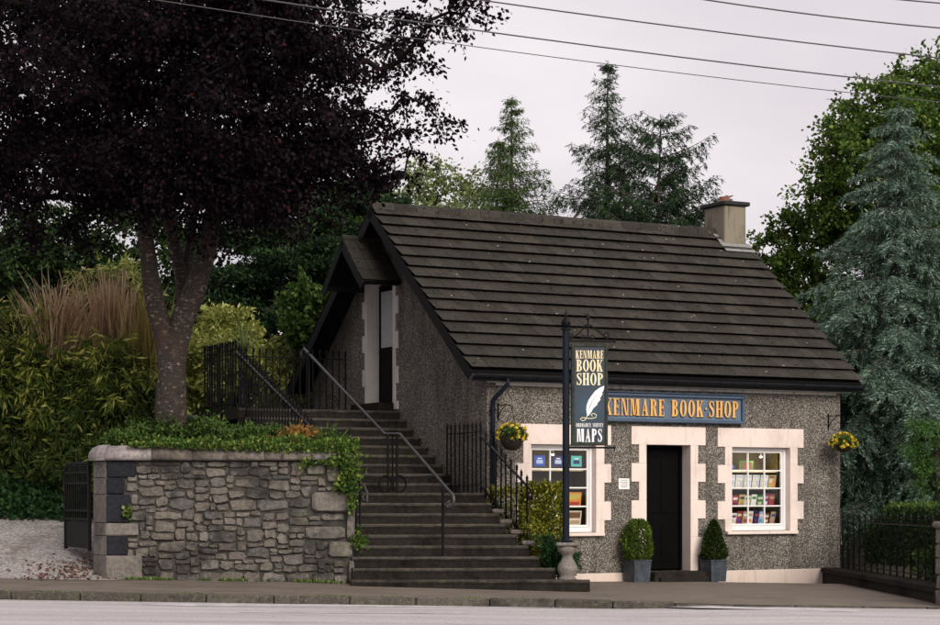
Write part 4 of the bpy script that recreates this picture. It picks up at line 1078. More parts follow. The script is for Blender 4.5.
# curled end of the sloping rail
cu_ = MB(); e_ = PC+Vector((0, 0, .88)); dr_ = (PC-PB).normalized()
cu_.tube([e_, e_+dr_*.12, e_+dr_*.17+Vector((0, 0, -.05)), e_+dr_*.15+Vector((0, 0, -.13)), e_+dr_*.06+Vector((0, 0, -.16)), e_+dr_*.02+Vector((0, 0, -.10)), e_+dr_*.07+Vector((0, 0, -.07))], .016, 6).build('rail_curl', M['iron'], r1, True)
cu_ = MB().tube([PB+Vector((-.0, 0, .893)), PC+Vector((0, 0, .893))], .015, 6).build('worn_rail', M['rail'], r1, True)
# left side of the stairs: sloping, then level, then back to the gable
LA = Vector((-1.62, 29.62, zst(3))); SLr = -2.72
LB = loc2w(SLr, .55, zst(8)); LC = loc2w(SLr, 3.75, zst(17)); LD = loc2w(SLr, 5.2, zst(17)); LE = loc2w(-.03, 5.2, zst(17))
r2 = railing('long black spiked railing along the garden side of the stairs', [(LA, LB, .92, .10), (LB, LC, .95, .10), (LC, LD, 1.0, .10)], sp=.12)
for A, B, h in ((LA, LB, .92), (LB, LC, .95)): MB().tube([A+Vector((0, 0, h+.02)), B+Vector((0, 0, h+.02))], .016, 6).build('worn_rail', M['rail'], r2, True)
e_ = LA+Vector((0, 0, .94)); dr_ = (LA-LB).normalized()
MB().tube([e_, e_+dr_*.14, e_+dr_*.22+Vector((0, 0, -.05)), e_+dr_*.22+Vector((0, 0, -.17)), e_+dr_*.12+Vector((0, 0, -.22)), e_+dr_*.05+Vector((0, 0, -.16)), e_+dr_*.10+Vector((0, 0, -.11))], .017, 6).build('rail_curl', M['rail'], r2, True)
r3 = railing('black railing with ring scrolls across the back of the top landing', [(LD, LE, 1.0, .10)], sp=.125)
for k in (0.62, .70, .90):
    rg = MB(); c = LD.lerp(LE, k)+Vector((0, 0, .24)); d = (LE-LD).normalized()
    rg.tube([c+d*.11*math.cos(a)+Vector((0, 0, .11*math.sin(a))) for a in np.linspace(0, 6.283, 17)], .008, 5)
    rg.tube([c+d*.06*math.cos(a)+Vector((0, 0, .06*math.sin(a))) for a in np.linspace(0, 6.283, 13)], .007, 5)
    rg.build('scroll_ring', M['iron'], r3, True)
# central grey handrail
hr = thing('handrail', 'worn grey handrail on iron posts down the middle of the stairs', 'handrail', tuple(at(443, 556, 29.45)))
H0, H1 = at(449, 491, 29.35), at(400, 434, 31.15); H2, H3 = at(385, 434, 31.5), at(304, 348.5, 34.2)
crl = [H0, H0+Vector((.06, -.10, -.06)), H0+Vector((.075, -.13, -.14)), H0+Vector((.05, -.10, -.23)), H0+Vector((-.02, -.02, -.25)), H0+Vector((-.03, .0, -.18)), H0+Vector((.01, -.04, -.15))]
MB().tube([H3+Vector((-.03, .02, -.16)), H3+Vector((-.05, .03, -.08)), H3, H2, H1]+crl, .024, 8).build('rail', M['rail'], hr, True, True)
fo = at(443, 557, 29.42); fo.z = zst(2)
MB().tube([fo, Vector((fo.x, fo.y, H0.z+.03))], .022, 8).build('post', M['iron'], hr, True)
mid = H1.lerp(H2, .5)
for du in (-.07, .07):
    q = mid+Vector((du, -.0, 0)); MB().tube([Vector((q.x, q.y, zst(8))), q], .02, 7).build('post', M['iron'], hr, True)
c = Vector((mid.x, mid.y-.01, zst(8)+.14))
for du in (-.11, .11):
    sg_ = MB().tube([c+Vector((du+.10*math.cos(a), 0, .13*math.sin(a))) for a in np.linspace(0, 6.283, 17)], .018, 6); sg_.build('scroll_ring', M['iron'], hr, True)
MB().tube([Vector((mid.x, mid.y, zst(8))), mid], .014, 6).build('post', M['iron'], hr, True)
tpz = at(309, 352, 34.0); MB().tube([Vector((tpz.x, tpz.y, zst(17))), tpz], .02, 7).build('post', M['iron'], hr, True)

# ------------------------------------------------------------------ rubble retaining wall
WY = 29.2; WX0 = (106-470)*WY/FPX; WX1 = (354.5-470)*WY/FPX
wzc = at(200, 460.5, WY).z; wzt = at(200, 445, WY).z
wall = thing('stone_wall', 'rubble stone retaining wall with rounded coping beside the stairs', 'wall', (WX0, WY, .1))
core = MB()
core.box((WX0+.02, WY+.05, -.3), (WX1-.03, WY+.42, wzc))
core.add([(WX0+.02, WY+.05, -.3), (WX0-.26, WY+.52, -.3), (WX0-.26, WY+.6, -.3), (WX0+.3, WY+.6, -.3), (WX0+.02, WY+.05, wzc), (WX0-.26, WY+.52, wzc), (WX0-.26, WY+.6, wzc), (WX0+.3, WY+.6, wzc)], [(0, 1, 5, 4), (1, 2, 6, 5), (2, 3, 7, 6), (3, 0, 4, 7), (4, 5, 6, 7)])
co = core.build('core', M['mortar'], wall, True)
def rock(x0, x1, z0, z1, y, depth, mat, rough=.16, nm='stone'):
    """irregular stone: jittered outline, chamfered and bulged face"""
    cx, cz = (x0+x1)/2, (z0+z1)/2; hw_, hh_ = (x1-x0)/2, (z1-z0)/2; n = 10; o = []
    mn = min(hw_, hh_)
    for k in range(n):
        a = 2*math.pi*(k+.5)/n; ca, sa_ = math.cos(a), math.sin(a); e = .42
        px, pz_ = math.copysign(abs(ca)**e, ca), math.copysign(abs(sa_)**e, sa_)
        o.append((hw_*px + random.uniform(-rough, rough*.35)*mn*math.copysign(1, px)*1.0, hh_*pz_ + random.uniform(-rough, rough*.35)*mn*math.copysign(1, pz_)))
    V = []; dep = depth*random.uniform(.55, 1.15); tx, tz = random.uniform(-.15, .15), random.uniform(-.15, .15)
    for (sc, dy) in ((1.0, .06), (1.0, -dep*.35), (.87, -dep)):
        for a, b_ in o:
            V.append((cx+a*sc, y+dy + ((a/hw_)*tx+(b_/hh_)*tz)*dep*(1 if dy < 0 else 0)+(random.uniform(-.2, .2)*dep if dy < 0 else 0), cz+b_*sc))
    V.append((cx+random.uniform(-.2, .2)*hw_, y-dep*random.uniform(.9, 1.2), cz+random.uniform(-.2, .2)*hh_))
    Fc = []
    for r in range(2):
        for k in range(n): Fc.append((r*n+k, r*n+(k+1) % n, (r+1)*n+(k+1) % n, (r+1)*n+k))
    for k in range(n): Fc.append((2*n+k, 2*n+(k+1) % n, 3*n))
    mb = MB().add(V, Fc); return mb.build(nm, mat, wall, True)
# left quoins, black-stained, with a chamfered return
qz = [.05, .58, .92, 1.13, 1.47, 1.72, wzc-.004]; qw = [.50, .30, .32, .36, .26, .42]
qz = [at(110, y, WY).z for y in (583, 555.5, 536, 523, 494.5, 477.5, 461)]; qw = [.52, .30, .47, .34, .26, .42]
for k in range(6):
    z0_, z1_ = qz[k]+.006, qz[k+1]-.004; w = qw[k]
    mb = MB().bbox((WX0, WY, z0_), (WX0+w, WY+.2, z1_), .012); mb.v = [(x+random.uniform(-.006, .006), y+random.uniform(-.004, .004), z+random.uniform(-.004, .004)) for x, y, z in mb.v]
    mb.build('quoin', M['quoin'] if k in (0, 2) else M['stainq'], wall, True)
    dx, dy = -.27, .47
    mb = MB(); A = Vector((WX0-.004, WY+.01, 0)); B = A+Vector((dx, dy, 0)); nn = Vector((.86, .5, 0))*.12
    for zz0, in ((z0_,),):
        P = [A, B, B+nn, A+nn]; e = .008
        mb.add([p_+Vector((0, 0, z0_)) for p_ in P]+[p_+Vector((0, 0, z1_)) for p_ in P], [(0, 1, 5, 4), (1, 2, 6, 5), (2, 3, 7, 6), (3, 0, 4, 7), (4, 5, 6, 7), (3, 2, 1, 0)])
    mb.build('quoin', M['quoin'], wall, True)
# rubble fill: skyline packing from the ground up
def pack(x0, x1, z0, z1):
    st = .02; n = int(round((x1-x0)/st)); sk = [z0]*n; out_ = []; guard = 0
    while guard < 4000:
        guard += 1
        zm = min(sk)
        if zm >= z1-.03: break
        i = sk.index(zm); j = i+1; tol = .04
        while i > 0 and sk[i-1]-zm < tol and random.random() < .75: i -= 1      # bridge over slightly higher neighbours
        while j < n and sk[j]-zm < tol: j += 1
        run = (j-i)*st
        w = random.choice([.12, .16, .18, .22, .25, .28, .32, .36, .42]); h = w*random.uniform(.28, .66); h = min(max(h, .05), .17)
        if zm < z0+.10: w, h = random.uniform(.24, .46), random.uniform(.13, .22)
        if run-w < .11: w = run if run < .6 else run*random.uniform(.4, .6)
        w = min(w, .6); k = min(j-i, max(1, int(round(w/st))))
        base = (max(sk[i:i+k])*.6+min(sk[i:i+k])*.4); h = min(h, z1-base)
        if w < .11: h = max(h, .05); h = min(h, .12)
        if z1-(base+h) < .05: h = z1-base
        if h > .03: out_.append((x0+i*st, x0+(i+k)*st, base, base+h))
        for q in range(i, i+k): sk[q] = max(sk[q], base+max(h, .03))
    return out_
nst = 0
fixed = [(at(311, 0, WY).x, WX1-.0, at(0, 513, WY).z, at(0, 491, WY).z), (at(304.5, 0, WY).x, WX1-.13, at(0, 540, WY).z, at(0, 526, WY).z), (at(328, 0, WY).x, WX1-.03, at(0, 558, WY).z, at(0, 541, WY).z),
         (at(306, 0, WY).x, at(325, 0, WY).x, at(0, 475, WY).z, at(0, 465, WY).z), (at(326, 0, WY).x, WX1-.12, at(0, 483, WY).z, at(0, 464, WY).z), (WX1-.12, WX1, at(0, 541, WY).z, at(0, 515, WY).z), (WX1-.09, WX1, at(0, 583, WY).z, at(0, 560, WY).z)]
for a_, b2, c_, d_ in fixed: rock(a_+.005, b2-.004, c_+.005, d_-.004, WY+.03, .05, M['quoin'], .08)
def ov(r): return any(r[0] < f[1]-.02 and r[1] > f[0]+.02 and r[2] < f[3]-.015 and r[3] > f[2]+.015 for f in fixed)
for (x0_, x1_, z0_, z1_) in pack(WX0+.30, WX1, .12, wzc-.01):
    zc_ = (z0_+z1_)/2; kq = next((k for k in range(6) if qz[k] <= zc_ < qz[k+1]), 5)
    ql_ = WX0+qw[kq]
    if x1_ <= ql_+.05: continue
    x0_ = max(x0_, ql_+.006)
    if ov((x0_, x1_, z0_, z1_)):
        # trim against the big fixed blocks where possible
        for f in fixed:
            if x0_ < f[1] and x1_ > f[0] and z0_ < f[3] and z1_ > f[2]:
                if x0_ < f[0]-.06: x1_ = min(x1_, f[0])
                elif z1_ > f[3]+.05: z0_ = max(z0_, f[3])
                elif z0_ < f[2]-.05: z1_ = min(z1_, f[2])
                else: x1_ = x0_
        if x1_-x0_ < .05 or z1_-z0_ < .04 or ov((x0_, x1_, z0_, z1_)): continue
    j = .0
    rock(x0_+j*random.uniform(.5, 1.3), x1_-j*random.uniform(.5, 1.3), z0_+j*random.uniform(.4, 1.2), z1_-j*random.uniform(.4, 1.2), WY+.045, random.uniform(.03, .05), M['stone'], .40); nst += 1
# stair-side return of the wall
tt = [(WX1-.03, WY+.05), (WX1-.03, 30.0)]; P2 = loc2w(SL-.02, 5.2)
P1 = loc2w(SL-.02, .0)
mbr = MB()
def wallseg(a, b_, za0, za1, th=.25):
    d = Vector((b_[0]-a[0], b_[1]-a[1], 0)).normalized(); nn = Vector((-d.y, d.x, 0))*th
    A, B = Vector((a[0], a[1], 0)), Vector((b_[0], b_[1], 0)); U = Vector((0, 0, 1))
    mbr.add([A-U*.3, B-U*.3, B+nn-U*.3, A+nn-U*.3, A+U*za0, B+U*za1, B+nn+U*za1, A+nn+U*za0], [(0, 1, 5, 4), (1, 2, 6, 5), (2, 3, 7, 6), (3, 0, 4, 7), (4, 5, 6, 7), (3, 2, 1, 0)])
wallseg((WX1-.02, WY+.43), (-1.73, 30.05), wzc, wzc-.02); wallseg((-1.73, 30.06), (P1.x, P1.y), wzc-.02, wzc-.05); wallseg((P1.x, P1.y), (P2.x, P2.y), wzc-.05, zst(17)-.05)
mbr.build('return_wall', M['stone'], wall, True)
# coping: rounded stones
def coping(x0, x1, mat):
    pr = [(-.06, 0), (-.075, .03), (-.07, .10), (-.03, .18), (.06, .225), (.25, .235), (.40, .20), (.46, .10), (.46, 0)]
    n = max(2, int((x1-x0)/.25)); V = []; Fc = []; m_ = len(pr)
    for i in range(n+1):
        for a, b_ in pr: V.append((x0+(x1-x0)*i/n, WY+a+random.uniform(-.006, .006), wzc+.002+b_*(.96+random.uniform(-.05, .05) if b_ else 1)))
    for i in range(n):
        for k in range(m_-1): Fc.append((i*m_+k, i*m_+k+1, (i+1)*m_+k+1, (i+1)*m_+k))
        Fc.append((i*m_+m_-1, i*m_, (i+1)*m_, (i+1)*m_+m_-1))
    Fc.append(tuple(range(m_))); Fc.append(tuple(n*m_+k for k in range(m_)))
    MB().add(V, Fc).build('coping_stone', mat, wall, True, True)
xs_ = [at(q, 0, WY).x for q in (106, 152, 193, 227, 265, 312, 354.5)]
for k in range(6): coping(xs_[k]+.004, xs_[k+1]-.004, M['copingpale'] if k in (0, 5) else M['coping'])
# rounded pier end of the coping over the chamfer
mb = MB(); nseg = 7
for r, (sc, z) in enumerate(((1.0, wzc+.002), (1.03, wzc+.06), (1.0, wzc+.12), (.82, wzc+.19), (.5, wzc+.23), (.1, wzc+.235))):
    base = [(WX0+.01, WY-.06), (WX0-.16, WY+.10), (WX0-.33, WY+.42), (WX0-.30, WY+.62), (WX0+.01, WY+.50)]
    for a, b_ in base:
        c0 = (WX0+.0, WY+.22); mb.v.append((c0[0]+(a-c0[0])*sc if a < WX0 else a, c0[1]+(b_-c0[1])*sc, z))
for r in range(5):
    for k in range(5): mb.f.append((r*5+k, r*5+(k+1) % 5, r*5+5+(k+1) % 5, r*5+5+k))
mb.f.append((25, 26, 27, 28, 29)); mb.build('coping_stone', M['copingpale'], wall, True)

# ------------------------------------------------------------------ drive gate (standing open)
ga = Vector((WX0-.36, WY+.66, 0)); gb_ = at(65.5, 0, 31.2); gb_.z = 0
gz0 = drivez(gb_.x, gb_.y)+.05; gz1 = at(80, 466, 30.5).z
gate = thing('drive_gate', 'tall black iron gate standing open beside the wall pier', 'gate', (ga.x, ga.y, gz0))
gd = (gb_-ga); gl_ = gd.length; gd.normalize(); gnv = Vector((-gd.y, gd.x, 0))
def gbar(u0, u1, z0, z1, th, nm, mat='iron'):
    A, B = ga+gd*u0, ga+gd*u1; q = gnv*th
    MB().add([A-q+Vector((0, 0, z0)), B-q+Vector((0, 0, z0)), B+q+Vector((0, 0, z0)), A+q+Vector((0, 0, z0)), A-q+Vector((0, 0, z1)), B-q+Vector((0, 0, z1)), B+q+Vector((0, 0, z1)), A+q+Vector((0, 0, z1))], [(0, 1, 5, 4), (1, 2, 6, 5), (2, 3, 7, 6), (3, 0, 4, 7), (4, 5, 6, 7), (3, 2, 1, 0)]).build(nm, M[mat], gate, True)
gbar(0, .05, gz0-.03, gz1, .025, 'stile'); gbar(gl_-.05, gl_, gz0-.03, gz1, .025, 'stile')
gbar(.051, gl_-.051, gz0+.0, gz0+.40, .010, 'kick_panel')
for z in (gz0+.42, gz0+.55, gz1-.28, gz1-.12): gbar(.051, gl_-.051, z, z+.035, .018, 'rail')
nbar = 11
for k in range(nbar):
    P = ga+gd*(.05+(gl_-.1)*(k+.5)/nbar); o = link('bar', pm(gz1-gz0-.40+.08), gate, (P.x-ga.x, P.y-ga.y, .40))
# ------------------------------------------------------------------ low wall, railings and pier on the right
lw = [loc2w(F(820), -.02), Vector((at(938, 0, 26.9).x, 26.9, 0))]
lwt = thing('low_wall', 'low dark stone kerb wall with flat slabs beside the pavement', 'wall', tuple(lw[0]))
dl = (lw[1]-lw[0]); ll = dl.length; dl.normalize(); nl = Vector((-dl.y, dl.x, 0))
if nl.x < 0: nl = -nl
nsl = 5
for k in range(nsl):
    A, B = lw[0]+dl*(ll*k/nsl+.005), lw[0]+dl*(ll*(k+1)/nsl-.005)
    for nm, z0_, z1_, o0, o1, mt in (('base_stone', -.4, .10, .03, .40, 'step'), ('slab', .101, .18, -.0, .46, 'step')):
        mb = MB(); P = [A+nl*o0, B+nl*o0, B+nl*o1, A+nl*o1]; e = .012; jz = random.uniform(-.006, .006)
        mb.add([p_+Vector((0, 0, z0_)) for p_ in P]+[p_+Vector((0, 0, z1_-e+jz)) for p_ in P]+[p_.lerp((A+B)/2+nl*(o0+o1)/2, .03)+Vector((0, 0, z1_+jz)) for p_ in P], [(3, 2, 1, 0), (0, 1, 5, 4), (1, 2, 6, 5), (2, 3, 7, 6), (3, 0, 4, 7), (4, 5, 9, 8), (5, 6, 10, 9), (6, 7, 11, 10), (7, 4, 8, 11), (8, 9, 10, 11)])
        mb.build(nm, M[mt], lwt, True)
ra, rb = lw[0]+nl*.36+dl*.12, lw[0]+nl*.36+dl*(ll-.35)
railing('black iron railing standing on the low kerb wall before the cedar', [(Vector((ra.x, ra.y, .175)), Vector((rb.x, rb.y, .175)), .80, .08)], sp=.42)
pr_ = thing('stone_pier', 'square rubble stone pier at the street end of the low wall', 'pier', tuple(Vector((at(953, 0, 26.75).x, 26.75, G(6, 26.7)-.05))))
zz0 = 0
for k, (h_, w_) in enumerate(((.24, .235), (.20, .225), (.22, .232), (.19, .224), (.21, .23))):
    mb = MB().bbox((-w_+.05, -w_, zz0), (w_+.05, w_, zz0+h_-.008), .02); mb.v = [(x+random.uniform(-.01, .01), y+random.uniform(-.01, .01), z) for x, y, z in mb.v]; mb.build('stone', M['quoin'], pr_); zz0 += h_
MB().bbox((-.22, -.27, zz0), (.32, .27, zz0+.09), .03).build('cap_stone', M['coping'], pr_)
# stone beside the gravel bank
bs = at(36, 519, 33.4); 
# ------------------------------------------------------------------ overhead wires
def wire(pts, Ya, Yb, r, label):
    (x0, y0), (x1, y1) = pts; A, B = at(x0, y0, Ya), at(x1, y1, Yb); d = B-A
    P = []
    for i in range(41):
        u = -3+7*i/40; p_ = A+d*u; p_.z += .10*((u-.5)**2-.25); P.append(p_)
    tag(MB().tube(P, r, 5).build('overhead_wire', M['wire']), label, 'wire', 'overhead wires')
M['wire'] = simple('wire_grey', (.06, .055, .06), .6)
wire([(434, 41), (872, 95)], 27.0, 29, .006, 'thin lowest overhead wire ending in the sycamore')
wire([(438, 25), (894, 82)], 26.5, 28.5, .010, 'second lowest thick overhead wire above the roof')
wire([(487, 1), (940, 58)], 26, 28, .010, 'middle overhead wire running from the beech to the sycamore')
wire([(707, 0), (940, 28)], 25.5, 26.5, .010, 'upper overhead wire high over the chimney')
wire([(508, -42), (940, 3.2)], 25, 27, .010, 'topmost overhead wire above the sycamore')

# ------------------------------------------------------------------ vegetation
def grow(trunk, attr, r_twig=.012, bend=.12, expo=.5, rmax=None, zlow=.8):
    """trunk: list of (polyline of Vectors, r0, r1); attr (n,3). returns list of (P,Q,r) edges and the attractor parents"""
    nodes = []; par = []; rad0 = []
    for pl, r0, r1 in trunk:
        st = 0
        for i, p in enumerate(pl):
            if i == 0:
                pr = -1
                if nodes:
                    dd = [(n_-p).length for n_ in nodes]; pr = int(np.argmin(dd))
            else: pr = len(nodes)-1
            nodes.append(Vector(p)); par.append(pr); rad0.append(r0+(r1-r0)*i/max(1, len(pl)-1))
    nt0 = len(nodes); c0 = nodes[min(2, nt0-1)]
    A = np.asarray(attr); order = np.argsort(np.linalg.norm(A-np.array(c0), axis=1))
    arr = np.zeros((nt0+2*len(A), 3)); arr[:nt0] = [tuple(n_) for n_ in nodes]; cnt = nt0
    depth = np.zeros(nt0+2*len(A)); leafnode = []
    for k in order:
        p = A[k]; d = np.linalg.norm(arr[:cnt]-p, axis=1) + depth[:cnt]*.18; d += np.where(arr[:cnt, 2] < zlow, 6, 0)
        j = int(np.argmin(d)); q = arr[j]; mid = (p+q)/2 + rng.normal(size=3)*bend*np.linalg.norm(p-q)*.5; mid[2] += .06*np.linalg.norm(p-q)
        arr[cnt] = mid; par.append(j); depth[cnt] = depth[j]+np.linalg.norm(mid-q); arr[cnt+1] = p; par.append(cnt); depth[cnt+1] = depth[cnt]+np.linalg.norm(p-mid); leafnode.append(cnt+1); cnt += 2
    w = np.zeros(cnt)
    for l in leafnode: w[l] = 1
    for i in range(cnt-1, nt0-1, -1): w[par[i]] += w[i]
    rad = np.array(rad0+[0]*(cnt-nt0))
    for i in range(nt0, cnt): rad[i] = min(r_twig*w[i]**expo, (rmax or 9))
    return arr[:cnt], par, rad, nt0, leafnode
def limbs_mesh(arr, par, rad, nt0, trunk, mat, name, parent, ns=5):
    mb = MB(); i0 = 0
    for pl, r0, r1 in trunk:
        n = len(pl); sub = []
        rr = []
        pts = [Vector(arr[par[i0]])] + [Vector(p) for p in pl] if par[i0] >= 0 else [Vector(p) for p in pl]
        rs = [r0+(r1-r0)*k/max(1, len(pts)-1) for k in range(len(pts))]
        # smooth the polyline
        P = []; Q = []
        for k in range(len(pts)-1):
            a = pts[max(k-1, 0)]; b_ = pts[k]; c = pts[k+1]; d = pts[min(k+2, len(pts)-1)]
            for u in (0, .25, .5, .75):
                P.append(.5*((2*b_)+(c-a)*u+(2*a-5*b_+4*c-d)*u*u+(3*b_-a-3*c+d)*u**3)); Q.append((rs[k]+(rs[k+1]-rs[k])*u)*(1+random.uniform(-.04, .04)))
        P.append(pts[-1]); Q.append(rs[-1]); mb.tube(P, Q, 10); i0 += n
    tw_ = MB()
    for i in range(nt0, len(arr)):
        j = par[i]; r1 = rad[i]; r0 = min(rad[j], r1*1.35) if j >= nt0 else r1*1.25
        if r1 < .004: continue
        tw_.tube([arr[j], arr[i]], [r0, r1], 4 if r1 < .03 else 6, False)
    if tw_.v: tag(tw_.build('branches', M['twig'], parent, True, True), kind='stuff')
    return mb.build(name, mat, parent, True, True)
def sprays(nodes, n, R_, flat=.5, droop=.2):
    """leaf positions around cluster centres, in twiggy sprays"""
    P = []; D = []
    for c in nodes:
        k = 7; dirs = unit(k); dirs[:, 2] = dirs[:, 2]*flat - droop; dirs /= np.linalg.norm(dirs, axis=1, keepdims=True)
        m_ = n//k
        for d in dirs:
            t = rng.uniform(.05, 1, m_)**.8*R_*rng.uniform(.6, 1.15)
            pos = c + d*t[:, None] + rng.normal(size=(m_, 3))*R_*.13*(0.4+t[:, None]/R_)
            pos[:, 2] -= droop*.35*(t**2)/R_
            P.append(pos); D.append(np.tile(d, (m_, 1))+rng.normal(size=(m_, 3))*.5+np.array([0, 0, -.25]))
    return np.concatenate(P), np.concatenate(D)
def tree(name, label, base, trunk, attr, n, R_, size, ratio, mat, bark, r_twig=.012, flat=.5, droop=.2, group=None):
    t = thing(name, label, 'tree', tuple(base), 0, group)
    arr, par, rad, nt0, ln = grow(trunk, attr, r_twig)
    limbs_mesh(arr, par, rad, nt0, trunk, M[bark], 'trunk', t)
    P, D = sprays(arr[ln], n, R_, flat, droop)
    leaves('crown', P, D, size, ratio, M[mat], t, .4)
    return t
def shell(n, c, r, lo=.55): return ell(n, c, r, .33)
# --- copper beech
BY = 31.6; bb_ = at(171, 440, BY); bb_.z = 2.1
def B3(px, py, dy=0): return at(px, py, BY+dy)
trunk = [([Vector((bb_.x, BY, 1.9)), B3(171, 425), B3(171, 395), B3(173, 360), B3(181, 325), B3(194, 292), B3(204, 262), B3(213, 225, -.1), B3(222, 180, -.3), B3(250, 120, -.6), B3(290, 60, -1.0)], .275, .07),
         ([B3(171, 372), B3(166, 340), B3(157, 310, -.1), B3(151, 280, -.2), B3(146, 240, -.3), B3(141, 195, -.4), B3(120, 130, -.8), B3(100, 60, -1.0)], .20, .08),
         ([B3(181, 335), B3(183, 300, .25), B3(179, 265, .4), B3(168, 215, .5), B3(160, 150, .7), B3(175, 60, 1.0)], .14, .06),
         ([B3(183, 300, .3), B3(187, 268, .5), B3(191, 235, .7), B3(200, 190, .9), B3(230, 120, 1.4)], .10, .06)]
A = np.concatenate([ell(330, (-5.2, 30.9, 8.7), (4.6, 4.0, 3.2), .42), ell(34, (-8.3, 31.2, 7.5), (2.3, 2.4, 1.8), .45), ell(34, (-2.2, 30.6, 6.6), (.95, 1.3, 1.15), .5), ell(44, (-5.8, 30.4, 6.6), (2.4, 1.7, .7), .5), ell(40, (-3.4, 30.4, 6.3), (1.3, 1.4, .6), .5), ell(50, (-3.0, 29.8, 8.2), (1.7, 1.6, 1.8), .5)])
hang = [(395, 40, 30), (415, 60, 30), (405, 95, 30), (428, 95, 30.2), (438, 118, 30.2), (400, 130, 30), (412, 150, 30.3), (390, 160, 30), (372, 168, 30), (350, 150, 29.5), (455, -6, 29.5), (478, -2, 29.5), (464, 14, 29.5), (430, 20, 29.6), (445, -20, 29.6), (405, 172, 30.4), (385, 178, 30.4), (352, 182, 30.4), (400, 10, 29.6), (380, 70, 29.8), (365, 110, 29.6), (420, 35, 29.5), (385, 120, 29.7), (355, 60, 29.7), (370, 20, 29.7), (30, 235, 31), (60, 225, 31), (300, 185, 30.6), (330, 172, 30.2), (270, 200, 31)]
A = A[~((A[:, 0] > -2.6) & (A[:, 2] < 5.6))]
pA = 470+FPX*A[:, 0]/A[:, 1]; yA = HZ-FPX*(A[:, 2]-EYE)/A[:, 1]
A = A[~((yA > 168-.0*pA) & (pA > 285)) & ~((pA > 235) & (yA > 205))]      # the crown is lifted clear of the gable
A = np.concatenate([A, np.array([tuple(at(*h)) for h in hang])])
bt = thing('copper_beech', 'dark purple copper beech tree behind the stone wall', 'tree', (bb_.x, BY, 2.0))
arr, par, rad, nt0, ln = grow(trunk, A, .013, zlow=5.9)
limbs_mesh(arr, par, rad, nt0, trunk, M['bark'], 'trunk', bt)
nodeA = arr[ln]
big = nodeA[:]
# clusters at the right fringe are sparse, drooping twigs
pxn = 470+FPX*big[:, 0]/big[:, 1]; fr_m = pxn > 335
P1_, D1 = sprays(big[~fr_m], 380, .75, .5, .25); P2_, D2 = sprays(big[fr_m], 190, .46, .5, .5)
leaves('crown', np.concatenate([P1_, P2_]), np.concatenate([D1, D2]), .082, .62, M['beech'], bt, .4)

# --- conifers
def conifer(name, label, base, H_, Rb, nwh, per, mat, bark, droop=.25, leafs=60, lsize=.16, ratio=.22, top=.02, upt=.0, prof=1.0, start=.06, hang_=.5, gapz=1.0, jit=.45, rt=None, tuft=-.15, flatw=1.0, uj=.9):
    t = thing(name, label, 'tree', tuple(base), 0)
    base = np.array(base); Ps = []; Ds = []; mb = MB()
    lean = rng.normal(size=2)*.01*H_
    axis = lambda u: base + np.array([lean[0]*u*u, lean[1]*u*u, H_*u])
    rt = rt or H_*.016
    mb.tube([axis(u) for u in np.linspace(0, 1, 9)], [rt*(1-u*.95) for u in np.linspace(0, 1, 9)], 7)
    for w in range(nwh):
        k = per; a0 = rng.uniform(0, 6.28)
        for q in range(k):
            u = start + (1-start)*(w+rng.uniform(-uj, uj))/(nwh-1); u = min(max(u, start), .992)
            Lb = (Rb*((1-u)**prof)+top)*1.0
            a = a0+2*math.pi*q/k+rng.normal()*.25; L_ = Lb*rng.uniform(.65, 1.15)
            o = axis(u); d = np.array([math.cos(a), math.sin(a), 0]); ts = np.linspace(0, 1, 6)
            pts = [o + d*L_*s + np.array([0, 0, L_*(upt*s - droop*s*s + .12*s*s*s)]) for s in ts]
            mb.tube(pts, [max(.006, .018*L_*(1-s*.9)) for s in ts], 4, False)
            sd_ = np.array([-d[1], d[0], 0]); nb = max(4, int(L_*9))
            for s in np.linspace(.04, 1, nb):
                i = min(4, int(s*5)); f = s*5-i; p = pts[i]*(1-f)+pts[i+1]*f
                bl = L_*.42*(1-s*.72)*rng.uniform(.6, 1.2)+.05
                for sg in (-1, 1):
                    dirn = d*rng.uniform(.4, .9)+sd_*sg*rng.uniform(.5, 1)+np.array([0, 0, -hang_*rng.uniform(.3, 1.1)]); dirn /= np.linalg.norm(dirn)
                    m_ = max(5, int(leafs*bl)); tt_ = rng.uniform(0, 1, m_)
                    pos = p + dirn*(bl*tt_)[:, None]; pos[:, 2] -= hang_*.35*bl*tt_**2
                    Ps.append(pos + rng.normal(size=pos.shape)*.018); Ds.append(np.tile(dirn+np.array([0, 0, tuft]), (m_, 1)))
    tl_ = 60; uu = rng.uniform(.93, 1.0, tl_); Ps.append(np.array([axis(u) for u in uu])); Ds.append(rng.normal(size=(tl_, 3))*.5+np.array([0, 0, .9]))
    P = np.concatenate(Ps); D = np.concatenate(Ds)
    mb.build('trunk', M[bark], t, True); leaves('crown', P, D, lsize, ratio, M[mat], t, jit); return t
def gz(x, y): return gardenz(x, y)
b1 = at(512, 0, 52); b1.z = .3; conifer('spruce_tree', 'narrow bright green spruce with twin tips behind the roof ridge', b1, at(0, 97, 52).z-.3, 3.9, 46, 5, 'spruce', 'barkd', .12, 80, .12, .17, prof=.95, top=.12, uj=.6, hang_=.8, upt=.15)
b1b = at(494, 0, 51.3); b1b.z = .3; conifer('spruce_tree', 'shorter slim spruce crowding the bright green spruce behind the ridge', b1b, at(0, 140, 51.3).z-.3, 3.2, 40, 5, 'spruce', 'barkd', .12, 80, .12, .17, prof=.95, top=.12, uj=.6, hang_=.8, upt=.15)
